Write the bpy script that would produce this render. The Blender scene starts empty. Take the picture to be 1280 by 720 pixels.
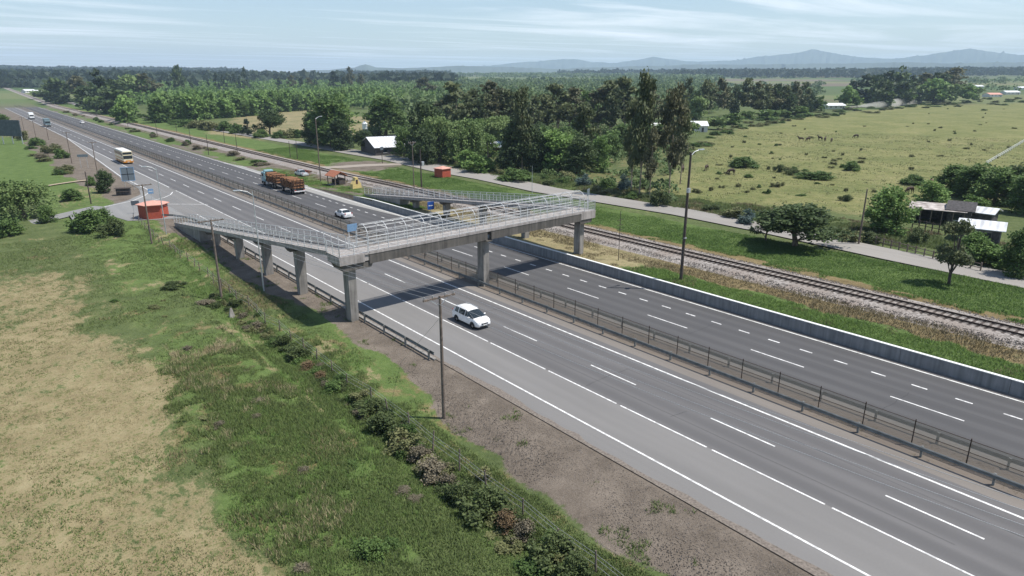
import bpy, bmesh, math
import numpy as np
from mathutils import Vector, Matrix
R = math.radians
S = bpy.context.scene
COL = S.collection
# ------------------------------------------------------------------ camera
CAM_H, FPX, PITCH, YAW = 23.2, 830.0, R(17.393), R(39.067)
cd = bpy.data.cameras.new("camera"); cam = bpy.data.objects.new("camera", cd); COL.objects.link(cam)
cam.location = (0, 0, CAM_H); cam.rotation_euler = (R(90) - PITCH, 0, -YAW)
cd.sensor_width = 36; cd.lens = FPX / 1280 * 36; cd.clip_start = 0.5; cd.clip_end = 60000
S.camera = cam
# ------------------------------------------------------------------ world
SUN_EL, SUN_AZ = R(62), R(132.8)            # azimuth clockwise from +Y
W = bpy.data.worlds.new("World"); S.world = W; W.use_nodes = True
nt = W.node_tree; nt.nodes.clear()
def wn(t, **k):
    n = nt.nodes.new(t)
    for a, b in k.items(): setattr(n, a, b)
    return n
sky = wn('ShaderNodeTexSky', sky_type='NISHITA', sun_disc=False, sun_elevation=SUN_EL, sun_rotation=SUN_AZ)
sky.altitude = 100; sky.air_density = 1.0; sky.dust_density = 0.6; sky.ozone_density = 1.0
tc = wn('ShaderNodeTexCoord')
sep = wn('ShaderNodeSeparateXYZ'); nt.links.new(tc.outputs['Generated'], sep.inputs[0])
# cloud deck: direction projected on a plane overhead
mx = wn('ShaderNodeMath', operation='MAXIMUM'); mx.inputs[1].default_value = 0.012; nt.links.new(sep.outputs['Z'], mx.inputs[0])
dx = wn('ShaderNodeMath', operation='DIVIDE'); nt.links.new(sep.outputs['X'], dx.inputs[0]); nt.links.new(mx.outputs[0], dx.inputs[1])
dy = wn('ShaderNodeMath', operation='DIVIDE'); nt.links.new(sep.outputs['Y'], dy.inputs[0]); nt.links.new(mx.outputs[0], dy.inputs[1])
cmb = wn('ShaderNodeCombineXYZ'); nt.links.new(dx.outputs[0], cmb.inputs[0]); nt.links.new(dy.outputs[0], cmb.inputs[1])
mp = wn('ShaderNodeMapping'); mp.inputs['Rotation'].default_value = (0, 0, R(55)); mp.inputs['Scale'].default_value = (0.10, 0.30, 1)
mp.inputs['Location'].default_value = (0.3, 0.35, 0)
nt.links.new(cmb.outputs[0], mp.inputs[0])
cn = wn('ShaderNodeTexNoise'); cn.inputs['Scale'].default_value = 1.0; cn.inputs['Detail'].default_value = 9; cn.inputs['Roughness'].default_value = 0.6
cn.inputs['Distortion'].default_value = 0.5
nt.links.new(mp.outputs[0], cn.inputs['Vector'])
cr = wn('ShaderNodeValToRGB'); cr.color_ramp.elements[0].position = 0.47; cr.color_ramp.elements[1].position = 0.68
cr.color_ramp.elements[1].color = (0.85, 0.85, 0.85, 1)
nt.links.new(cn.outputs['Fac'], cr.inputs[0])
mixc = wn('ShaderNodeMix', data_type='RGBA'); mixc.inputs[7].default_value = (9.6, 9.9, 10.2, 1)
hi = wn('ShaderNodeMapRange', interpolation_type='SMOOTHSTEP'); hi.inputs[1].default_value = .5; hi.inputs[2].default_value = .22; nt.links.new(sep.outputs['Z'], hi.inputs[0])
cm = wn('ShaderNodeMath', operation='MULTIPLY'); nt.links.new(cr.outputs[0], cm.inputs[0]); nt.links.new(hi.outputs[0], cm.inputs[1]); nt.links.new(cm.outputs[0], mixc.inputs[0]); nt.links.new(sky.outputs[0], mixc.inputs[6])
bg = wn('ShaderNodeBackground'); bg.inputs['Strength'].default_value = 0.12
nt.links.new(mixc.outputs[2], bg.inputs[0])
wo = wn('ShaderNodeOutputWorld'); nt.links.new(bg.outputs[0], wo.inputs[0])
# ------------------------------------------------------------------ sun
sd = bpy.data.lights.new("sun", 'SUN'); sd.energy = 5.0; sd.angle = R(0.5); sd.color = (1.0, 0.955, 0.89)
sun = bpy.data.objects.new("sun", sd); COL.objects.link(sun)
sv = Vector((math.cos(SUN_EL) * math.sin(SUN_AZ), math.cos(SUN_EL) * math.cos(SUN_AZ), math.sin(SUN_EL)))
sun.rotation_euler = sv.to_track_quat('Z', 'Y').to_euler(); sun.location = (0, 0, 200)
S.view_settings.view_transform = 'Standard'; S.view_settings.look = 'None'
S.view_settings.exposure = 0.25; S.view_settings.gamma = 1.0
S.render.engine = 'CYCLES'; S.cycles.max_bounces = 8; S.cycles.transparent_max_bounces = 24
S.cycles.volume_bounces = 1
rng = np.random.default_rng(7)

# ================================================================== helpers
def sstep(x, a, b):
    t = np.clip((np.asarray(x, float) - a) / (b - a), 0, 1); return t * t * (3 - 2 * t)
CY, SY_ = math.cos(YAW), math.sin(YAW)
def hz(X, Y):
    """terrain height"""
    X = np.asarray(X, float); Y = np.asarray(Y, float)
    xp = [-60, 10, 16.5, 18.6, 19.6, 20.8, 24, 28.3, 28.6, 59.32, 59.34, 59.5, 66, 68, 74.5, 77, 86, 98, 120]
    zl = [-.6, -.5, -.45, -.95, -.95, -.45, -.3, -.05, -.06, -.06, -.06, -.02, .25, .75, .75, .6, .9, .9, 1.0]
    zr = [-.6, -.5, -.45, -.95, -.95, -.45, -.3, -.05, -.06, -.06, .9, 1.0, 1.0, 1.05, 1.05, 1.0, 1.0, 1.0, 1.0]
    m = sstep(Y, 150, 122.0)
    z = np.interp(X, xp, zl) * (1 - m) + np.interp(X, xp, zr) * m
    # junction apron flat on the left for Y>118
    a = sstep(Y, 112, 126) * sstep(X, 8, 20) * sstep(X, 34.6, 34.4)
    z = z * (1 - a) - 0.055 * a
    r = np.hypot(X, Y); fw = X * SY_ + Y * CY; rt = X * CY - Y * SY_
    px = 640 + 870 * rt / np.maximum(fw, 1)
    px = np.where(fw < 1, 640, px)
    z = z + np.maximum(78 * sstep(r, 1300, 5200) * sstep(px, 760, 260), .016 * np.clip(r - 750, 0, 2900))
    return z
def ray(px, py):
    th = PITCH; u = (px - 640) / FPX; v = (py - 360) / FPX
    f = math.cos(th) - v * math.sin(th); d = math.sin(th) + v * math.cos(th)
    return f * SY_ + u * CY, f * CY - u * SY_, d
def at(px, py, z=None):
    """ground point seen at a pixel of the 1280x720 photograph"""
    a, b, d = ray(px, py)
    if z is not None:
        t = (CAM_H - z) / max(d, 1e-4); return a * t, b * t, z
    t = np.geomspace(8, 16000, 6000); g = CAM_H - d * t - hz(a * t, b * t); i = int(np.argmax(g <= 0))
    if g[i] > 0: i = len(t) - 1
    u = g[i - 1] / (g[i - 1] - g[i] + 1e-9) if i else 0; tt = t[i - 1] + (t[i] - t[i - 1]) * u
    return float(a * tt), float(b * tt), float(hz(a * tt, b * tt))
def top_z(X, Y, py):
    """height of a point above (X,Y) that is seen at row py"""
    h = X * SY_ + Y * CY; v = (py - 360) / FPX; c, s = math.cos(PITCH), math.sin(PITCH)
    # yc = -h s + d c ; zc = h c + d s ; v = yc/zc
    d = h * (v * c + s) / (c - v * s); return CAM_H - d
def ppm(X, Y, z=0):
    h = X * SY_ + Y * CY; return FPX / (h * math.cos(PITCH) + (CAM_H - z) * math.sin(PITCH))

class MB:
    def __init__(s): s.v = []; s.f = []; s.sm = []
    def add(s, vs, fs, smooth=False):
        o = len(s.v); s.v += [tuple(p) for p in vs]; s.f += [tuple(i + o for i in f) for f in fs]; s.sm += [smooth] * len(fs); return s
    def box(s, c, d, rz=0, M=None):
        x, y, z = d[0] / 2, d[1] / 2, d[2] / 2; cs, sn = math.cos(rz), math.sin(rz)
        vs = []
        for k in (-z, z):
            for (i, j) in ((-x, -y), (x, -y), (x, y), (-x, y)):
                p = Vector((i * cs - j * sn + c[0], i * sn + j * cs + c[1], k + c[2])); vs.append(M @ p if M else p)
        return s.add(vs, [(3, 2, 1, 0), (4, 5, 6, 7), (0, 1, 5, 4), (1, 2, 6, 5), (2, 3, 7, 6), (3, 0, 4, 7)])
    def bar(s, a, b, w, h=None):
        a, b = Vector(a), Vector(b); h = h or w; d = (b - a); q = d.to_track_quat('Y', 'Z').to_matrix()
        u, t = q @ Vector((1, 0, 0)), q @ Vector((0, 0, 1))
        vs = [p + u * i * w / 2 + t * j * h / 2 for p in (a, b) for (i, j) in ((-1, -1), (1, -1), (1, 1), (-1, 1))]
        return s.add(vs, [(3, 2, 1, 0), (4, 5, 6, 7), (0, 1, 5, 4), (1, 2, 6, 5), (2, 3, 7, 6), (3, 0, 4, 7)])
    def tube(s, pts, r, n=6, cap=True, smooth=True):
        pts = [Vector(p) for p in pts]; k = len(pts); rs = r if hasattr(r, '__len__') else [r] * k
        vs = []; up = Vector((0, 0, 1))
        for i, p in enumerate(pts):
            d = (pts[min(i + 1, k - 1)] - pts[max(i - 1, 0)]).normalized()
            ref = Vector((1, 0, 0)) if abs(d.z) > .95 else up
            u = d.cross(ref).normalized(); w = u.cross(d)
            for j in range(n):
                a = 2 * math.pi * j / n; vs.append(p + (u * math.cos(a) + w * math.sin(a)) * rs[i])
        fs = [(i * n + j, i * n + j, 0, 0) for i in () for j in ()]
        for i in range(k - 1):
            for j in range(n):
                fs.append((i * n + j, i * n + (j + 1) % n, (i + 1) * n + (j + 1) % n, (i + 1) * n + j))
        s.add(vs, fs, smooth)
        if cap:
            s.add(vs[:n], [tuple(range(n))]); s.add(vs[-n:], [tuple(reversed(range(n)))])
        return s
    def prism(s, poly, z0, z1):
        n = len(poly); vs = [(x, y, z0) for x, y in poly] + [(x, y, z1) for x, y in poly]
        return s.add(vs, [tuple(reversed(range(n))), tuple(range(n, 2 * n))] + [(i, (i + 1) % n, n + (i + 1) % n, n + i) for i in range(n)])
    def build(s, name, mat, parent=None, loc=None, rz=0):
        me = bpy.data.meshes.new(name); me.from_pydata(s.v, [], s.f)
        if any(s.sm): me.polygons.foreach_set('use_smooth', s.sm)
        me.materials.append(mat); me.update()
        o = bpy.data.objects.new(name, me); COL.objects.link(o)
        if parent: o.parent = parent
        if loc is not None: o.location = loc
        if rz: o.rotation_euler = (0, 0, rz)
        return o
def npmesh(name, V, F, mat, attrs=None, smooth=False):
    me = bpy.data.meshes.new(name); n = F.shape[1]
    me.vertices.add(len(V)); me.vertices.foreach_set('co', np.ascontiguousarray(V, np.float32).ravel())
    me.loops.add(F.size); me.loops.foreach_set('vertex_index', np.ascontiguousarray(F, np.int32).ravel())
    me.polygons.add(len(F)); me.polygons.foreach_set('loop_start', np.arange(0, F.size, n, dtype=np.int32))
    me.polygons.foreach_set('loop_total', np.full(len(F), n, np.int32))
    if smooth: me.polygons.foreach_set('use_smooth', np.ones(len(F), bool))
    me.update(calc_edges=True)
    for k, a in (attrs or {}).items():
        at_ = me.attributes.new(k, 'FLOAT', 'POINT'); at_.data.foreach_set('value', np.ascontiguousarray(a, np.float32))
    me.materials.append(mat); return me
def link(name, me, parent=None, loc=None):
    o = bpy.data.objects.new(name, me); COL.objects.link(o)
    if parent: o.parent = parent
    if loc is not None: o.location = loc
    return o
def tag(o, label=None, cat=None, group=None, kind=None):
    if label: o['label'] = label
    if cat: o['category'] = cat
    if group: o['group'] = group
    if kind: o['kind'] = kind
    return o
def thing(name, label, cat, loc=(0, 0, 0), rz=0, group=None):
    o = bpy.data.objects.new(name, None); COL.objects.link(o); o.location = loc; o.rotation_euler = (0, 0, rz)
    o.empty_display_size = .2
    return tag(o, label, cat, group)
def copy_tree(o, parent=None):
    c = o.copy(); COL.objects.link(c)
    if parent: c.parent = parent
    for ch in list(o.children): copy_tree(ch, c)
    return c
TENS = ['', '', 'twenty', 'thirty', 'forty']; UN = ['', 'one', 'two', 'three', 'four', 'five', 'six', 'seven', 'eight', 'nine', 'ten', 'eleven', 'twelve', 'thirteen', 'fourteen', 'fifteen', 'sixteen', 'seventeen', 'eighteen', 'nineteen']
def words(n): return UN[n] if n < 20 else (TENS[n // 10] + ('-' + UN[n % 10] if n % 10 else ''))
ORD = ['first', 'second', 'third', 'fourth', 'fifth', 'sixth', 'seventh', 'eighth', 'ninth', 'tenth', 'eleventh', 'twelfth', 'thirteenth',
       'fourteenth', 'fifteenth', 'sixteenth', 'seventeenth', 'eighteenth', 'nineteenth', 'twentieth']

# ================================================================== materials
def mat(name, col, rough=.8, metal=0, spec=.3, var=.12, scale=6.0, bump=0, detail=5, col2=None, scale2=None, coat=0, coords='Object'):
    m = bpy.data.materials.new(name); m.use_nodes = True; t = m.node_tree; b = t.nodes['Principled BSDF']
    b.inputs['Roughness'].default_value = rough; b.inputs['Metallic'].default_value = metal
    b.inputs['Specular IOR Level'].default_value = spec; b.inputs['Coat Weight'].default_value = coat
    c = t.nodes.new('ShaderNodeTexCoord'); n = t.nodes.new('ShaderNodeTexNoise'); n.inputs['Scale'].default_value = scale; n.inputs['Detail'].default_value = detail
    t.links.new(c.outputs[coords], n.inputs['Vector'])
    r = t.nodes.new('ShaderNodeValToRGB'); r.color_ramp.elements[0].position = .3; r.color_ramp.elements[1].position = .7
    lo = tuple(x * (1 - var) for x in col); hi = tuple(min(1, x * (1 + var)) for x in (col2 or col))
    r.color_ramp.elements[0].color = (*lo, 1); r.color_ramp.elements[1].color = (*hi, 1)
    t.links.new(n.outputs['Fac'], r.inputs[0]); t.links.new(r.outputs[0], b.inputs['Base Color'])
    if bump:
        bp = t.nodes.new('ShaderNodeBump'); bp.inputs['Strength'].default_value = bump; bp.inputs['Distance'].default_value = .02
        t.links.new(n.outputs['Fac'], bp.inputs['Height']); t.links.new(bp.outputs[0], b.inputs['Normal'])
    return m
def leaf_mat(name, dark, light, trans=.28, rough=.65, up=0):
    m = bpy.data.materials.new(name); m.use_nodes = True; t = m.node_tree; b = t.nodes['Principled BSDF']
    a = t.nodes.new('ShaderNodeAttribute'); a.attribute_name = 'tone'
    oi = t.nodes.new('ShaderNodeObjectInfo')
    ad = t.nodes.new('ShaderNodeMath'); ad.operation = 'MULTIPLY_ADD'; ad.inputs[1].default_value = .45; t.links.new(oi.outputs['Random'], ad.inputs[0]); 
    sb = t.nodes.new('ShaderNodeMath'); sb.operation = 'SUBTRACT'; sb.inputs[1].default_value = .22; t.links.new(a.outputs['Fac'], sb.inputs[0]); t.links.new(sb.outputs[0], ad.inputs[2])
    r = t.nodes.new('ShaderNodeValToRGB'); r.color_ramp.elements[0].color = (*dark, 1); r.color_ramp.elements[1].color = (*light, 1)
    t.links.new(ad.outputs[0], r.inputs[0]); t.links.new(r.outputs[0], b.inputs['Base Color'])
    b.inputs['Roughness'].default_value = rough; b.inputs['Specular IOR Level'].default_value = .25
    tr = t.nodes.new('ShaderNodeBsdfTranslucent'); t.links.new(r.outputs[0], tr.inputs[0])
    if up:
        g = t.nodes.new('ShaderNodeNewGeometry'); vm = t.nodes.new('ShaderNodeVectorMath'); vm.operation = 'ADD'; vm.inputs[1].default_value = (0, 0, up); t.links.new(g.outputs['Normal'], vm.inputs[0])
        vn = t.nodes.new('ShaderNodeVectorMath'); vn.operation = 'NORMALIZE'; t.links.new(vm.outputs[0], vn.inputs[0]); t.links.new(vn.outputs[0], b.inputs['Normal'])
    mx_ = t.nodes.new('ShaderNodeMixShader'); mx_.inputs[0].default_value = trans
    t.links.new(b.outputs[0], mx_.inputs[1]); t.links.new(tr.outputs[0], mx_.inputs[2]); t.links.new(mx_.outputs[0], t.nodes['Material Output'].inputs[0])
    return m
def mesh_mat(name, col, cell, fill, metal=.6, axes='YZ', diag=False):
    """woven wire: opaque wires, open cells"""
    m = bpy.data.materials.new(name); m.use_nodes = True; t = m.node_tree; b = t.nodes['Principled BSDF']
    b.inputs['Base Color'].default_value = (*col, 1); b.inputs['Metallic'].default_value = metal; b.inputs['Roughness'].default_value = .55
    c = t.nodes.new('ShaderNodeTexCoord'); s = t.nodes.new('ShaderNodeSeparateXYZ'); t.links.new(c.outputs['Object'], s.inputs[0])
    outs = []
    for ax in axes:
        d = t.nodes.new('ShaderNodeMath'); d.operation = 'DIVIDE'; d.inputs[1].default_value = cell; t.links.new(s.outputs[ax], d.inputs[0])
        fr = t.nodes.new('ShaderNodeMath'); fr.operation = 'FRACT'; t.links.new(d.outputs[0], fr.inputs[0])
        lt = t.nodes.new('ShaderNodeMath'); lt.operation = 'LESS_THAN'; lt.inputs[1].default_value = fill; t.links.new(fr.outputs[0], lt.inputs[0]); outs.append(lt)
    mxx = t.nodes.new('ShaderNodeMath'); mxx.operation = 'MAXIMUM'; t.links.new(outs[0].outputs[0], mxx.inputs[0]); t.links.new(outs[1].outputs[0], mxx.inputs[1])
    tr = t.nodes.new('ShaderNodeBsdfTransparent'); ms = t.nodes.new('ShaderNodeMixShader')
    t.links.new(mxx.outputs[0], ms.inputs[0]); t.links.new(tr.outputs[0], ms.inputs[1]); t.links.new(b.outputs[0], ms.inputs[2])
    t.links.new(ms.outputs[0], t.nodes['Material Output'].inputs[0]); return m

M = {}
M['white'] = mat('white_paint', (.80, .80, .79), .35, var=.04, scale=3, spec=.5, coat=.4)
M['silver'] = mat('silver_paint', (.55, .57, .58), .35, .3, var=.05, scale=3, coat=.4)
M['cream'] = mat('cream_paint', (.68, .60, .40), .4, var=.06, coat=.3)
M['orange'] = mat('orange_paint', (.55, .22, .03), .4, var=.08, coat=.3)
M['tealcab'] = mat('pale_blue_paint', (.25, .42, .45), .4, var=.1, coat=.3)
M['greybox'] = mat('grey_green_paint', (.16, .22, .24), .5, var=.1)
M['glass'] = mat('dark_glass', (.02, .028, .032), .06, spec=.6, var=.2)
M['tyre'] = mat('tyre_rubber', (.02, .02, .02), .9)
M['rim'] = mat('wheel_alloy', (.45, .45, .46), .35, .8)
M['black'] = mat('black_plastic', (.025, .025, .027), .6)
M['lamp'] = mat('lamp_lens', (.75, .77, .8), .1, spec=.6)
M['red_lamp'] = mat('red_lens', (.4, .02, .015), .2, spec=.5)
M['plate'] = mat('number_plate', (.75, .75, .72), .5)
M['conc'] = mat('weathered_concrete', (.25, .235, .215), .9, var=.28, scale=1.1, bump=.2)
M['conc_dark'] = mat('stained_concrete', (.17, .16, .148), .9, var=.4, scale=.8, bump=.2)
M['deckconc'] = mat('deck_concrete', (.37, .34, .32), .9, var=.32, scale=1.1)
M['wallconc'] = mat('retaining_wall_concrete', (.24, .25, .26), .9, var=.22, scale=.5, bump=.15)
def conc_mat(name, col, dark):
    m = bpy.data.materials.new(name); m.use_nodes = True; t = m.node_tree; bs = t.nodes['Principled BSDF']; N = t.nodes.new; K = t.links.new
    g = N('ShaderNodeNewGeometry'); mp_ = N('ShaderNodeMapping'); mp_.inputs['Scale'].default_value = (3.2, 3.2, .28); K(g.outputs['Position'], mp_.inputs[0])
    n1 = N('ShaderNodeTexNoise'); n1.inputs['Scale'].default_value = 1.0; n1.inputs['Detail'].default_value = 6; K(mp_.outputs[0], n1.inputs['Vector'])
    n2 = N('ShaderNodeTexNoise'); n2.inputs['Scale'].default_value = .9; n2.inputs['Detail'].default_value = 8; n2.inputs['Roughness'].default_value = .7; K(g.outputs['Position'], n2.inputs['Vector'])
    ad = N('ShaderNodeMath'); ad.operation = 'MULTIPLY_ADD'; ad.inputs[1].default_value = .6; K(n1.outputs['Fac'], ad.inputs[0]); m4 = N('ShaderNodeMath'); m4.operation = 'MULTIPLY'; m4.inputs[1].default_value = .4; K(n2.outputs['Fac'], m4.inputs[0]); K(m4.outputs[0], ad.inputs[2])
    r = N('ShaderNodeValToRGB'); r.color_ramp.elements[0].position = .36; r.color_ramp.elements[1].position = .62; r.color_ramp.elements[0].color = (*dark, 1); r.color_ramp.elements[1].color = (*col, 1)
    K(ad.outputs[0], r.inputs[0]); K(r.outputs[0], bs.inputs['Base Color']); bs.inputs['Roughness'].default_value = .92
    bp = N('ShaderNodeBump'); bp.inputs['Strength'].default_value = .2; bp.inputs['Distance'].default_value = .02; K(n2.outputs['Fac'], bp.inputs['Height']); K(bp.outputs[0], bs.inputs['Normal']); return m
M['conc'] = conc_mat('weathered_concrete', (.30, .28, .255), (.13, .122, .11))
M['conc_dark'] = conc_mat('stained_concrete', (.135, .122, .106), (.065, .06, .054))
M['deckconc'] = conc_mat('deck_concrete', (.40, .365, .34), (.22, .20, .185))
M['wallconc'] = conc_mat('retaining_wall_concrete', (.26, .265, .27), (.15, .155, .16))
M['captop'] = mat('pale_wall_cap', (.72, .72, .69), .8, var=.1)  # wall cap, coloured much paler than the panels below it
M['galv'] = mat('galvanised_steel', (.52, .54, .55), .45, .55, var=.15, scale=4)
M['paintsteel'] = mat('pale_grey_painted_steel', (.56, .57, .57), .5, .1, var=.12, scale=5)
M['railback'] = mat('guardrail_steel', (.17, .175, .17), .6, .25, var=.3, scale=2)
M['rust'] = mat('rusty_steel', (.065, .045, .035), .85, .3, var=.3, scale=8)
M['wood'] = mat('weathered_wood', (.17, .135, .11), .9, var=.3, scale=5, bump=.3)
M['darkwood'] = mat('creosoted_wood', (.075, .06, .052), .9, var=.3, scale=6)
M['bark'] = mat('bark', (.13, .10, .075), .95, var=.4, scale=3, bump=.4)
M['palebark'] = mat('pale_bark', (.27, .22, .17), .95, var=.4, scale=2, bump=.3)
M['logend'] = leaf_mat('debarked_log', (.06, .03, .017), (.33, .165, .08), 0.0, .85)
M['redwall'] = mat('red_painted_wall', (.36, .075, .045), .75, var=.14, scale=3)
M['redroof'] = mat('faded_salmon_roof', (.58, .30, .235), .75, var=.1, scale=3)
M['tileroof'] = mat('clay_tile', (.33, .13, .075), .85, var=.35, scale=7, bump=.5)
M['yellow'] = mat('yellow_stucco', (.60, .46, .19), .9, var=.15, scale=4)
M['zinc'] = mat('bright_zinc_sheet', (.80, .81, .82), .45, .1, var=.05, scale=.7)
def sheet_mat(name, col):
    m = bpy.data.materials.new(name); m.use_nodes = True; t = m.node_tree; bs = t.nodes['Principled BSDF']; N = t.nodes.new; K = t.links.new
    c = N('ShaderNodeTexCoord'); w = N('ShaderNodeTexWave'); w.inputs['Scale'].default_value = .34; w.inputs['Distortion'].default_value = .3; w.bands_direction = 'X'; K(c.outputs['Object'], w.inputs['Vector'])
    n = N('ShaderNodeTexNoise'); n.inputs['Scale'].default_value = .5; n.inputs['Detail'].default_value = 6; K(c.outputs['Object'], n.inputs['Vector'])
    a = N('ShaderNodeMath'); a.operation = 'MULTIPLY_ADD'; a.inputs[1].default_value = .35; K(w.outputs['Fac'], a.inputs[0]); K(n.outputs['Fac'], a.inputs[2])
    r = N('ShaderNodeValToRGB'); r.color_ramp.elements[0].position = .35; r.color_ramp.elements[1].position = .75; r.color_ramp.elements[0].color = (*[x * .6 for x in col], 1); r.color_ramp.elements[1].color = (*col, 1)
    K(a.outputs[0], r.inputs[0]); K(r.outputs[0], bs.inputs['Base Color']); bs.inputs['Roughness'].default_value = .5; bs.inputs['Metallic'].default_value = .1; return m
M['zinc'] = sheet_mat('bright_zinc_sheet', (.74, .75, .76))
M['whitewall'] = mat('white_wall', (.62, .61, .58), .85, var=.1)
M['brownwall'] = mat('dark_red_boards', (.17, .055, .04), .85, var=.25)
M['darkplank'] = mat('dark_planks', (.07, .065, .065), .9, var=.4, scale=3)
M['signblue'] = mat('sign_blue', (.02, .09, .36), .45, var=.08)
M['signgrey'] = mat('sign_backing', (.17, .205, .23), .5, .3, var=.1)
M['signpale'] = mat('pale_sign', (.17, .28, .42), .5, var=.08)
M['bbpanel'] = mat('faded_billboard_back', (.085, .10, .115), .6, var=.25, scale=1.2)
M['wire'] = mat('aluminium_wire', (.45, .45, .46), .5, .5)
M['ins'] = mat('insulator_porcelain', (.4, .38, .36), .3)
M['horse'] = mat('dark_bay_coat', (.05, .03, .022), .7, var=.3, scale=3)
M['horse2'] = mat('brown_coat', (.10, .055, .035), .7, var=.3, scale=3)
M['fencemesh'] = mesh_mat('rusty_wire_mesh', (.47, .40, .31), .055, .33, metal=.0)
M['railmesh'] = mesh_mat('galvanised_mesh', (.42, .435, .44), .07, .085, metal=.2)
M['railmeshx'] = mesh_mat('galvanised_mesh_across', (.42, .435, .44), .07, .085, metal=.2, axes='XZ')
# foliage
L = {}
L['dark'] = leaf_mat('dark_leaves', (0.032, 0.056, 0.02), (0.09, 0.13, 0.046), up=.5)
L['green'] = leaf_mat('green_leaves', (0.055, 0.1, 0.026), (0.14, 0.215, 0.06), up=.5)
L['bright'] = leaf_mat('fresh_green_leaves', (0.085, 0.15, 0.035), (0.2, 0.31, 0.085), up=.5)
L['willow'] = leaf_mat('willow_leaves', (0.085, 0.14, 0.04), (0.21, 0.28, 0.1), up=.5)
L['euca'] = leaf_mat('eucalyptus_leaves', (.05, .072, .03), (.165, .185, .08), up=.6)
L['eucared'] = leaf_mat('rusty_eucalyptus_leaves', (.06, .068, .034), (.17, .165, .08), up=.6)
L['pine'] = leaf_mat('pine_needles', (0.015, 0.03, 0.017), (0.045, 0.07, 0.036), trans=.1, up=.5)
L['blue'] = leaf_mat('blue_grey_leaves', (.06, .10, .09), (.17, .23, .21))
L['dead'] = leaf_mat('dead_stems', (.085, .074, .048), (.22, .19, .13), trans=.1)
L['rusty'] = leaf_mat('rusty_stems', (.095, .065, .035), (.20, .14, .075), trans=.15)
L['olive'] = leaf_mat('olive_scrub', (.095, .11, .042), (.21, .215, .095), up=.6)
L['bramble'] = leaf_mat('bramble_leaves', (.024, .042, .012), (.12, .155, .055), trans=.2, up=.5)
L['wood'] = leaf_mat('woodland_leaves', (0.05, 0.085, 0.03), (0.14, 0.2, 0.07), up=.5)
L['farwood'] = leaf_mat('far_forest_leaves', (.02, .034, .022), (.05, .075, .042))
L['grass'] = leaf_mat('grass_blades', (.075, .122, .03), (.175, .225, .072), trans=.35, up=2.0)
L['lush'] = leaf_mat('lush_grass_blades', (.07, .138, .027), (.17, .27, .064), trans=.4, up=2.2)
L['straw'] = leaf_mat('straw_blades', (.19, .155, .08), (.40, .34, .20), trans=.2, up=1.6)
L['weed'] = leaf_mat('brown_weeds', (.12, .098, .046), (.24, .195, .10), trans=.2, up=1.4)

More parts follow.
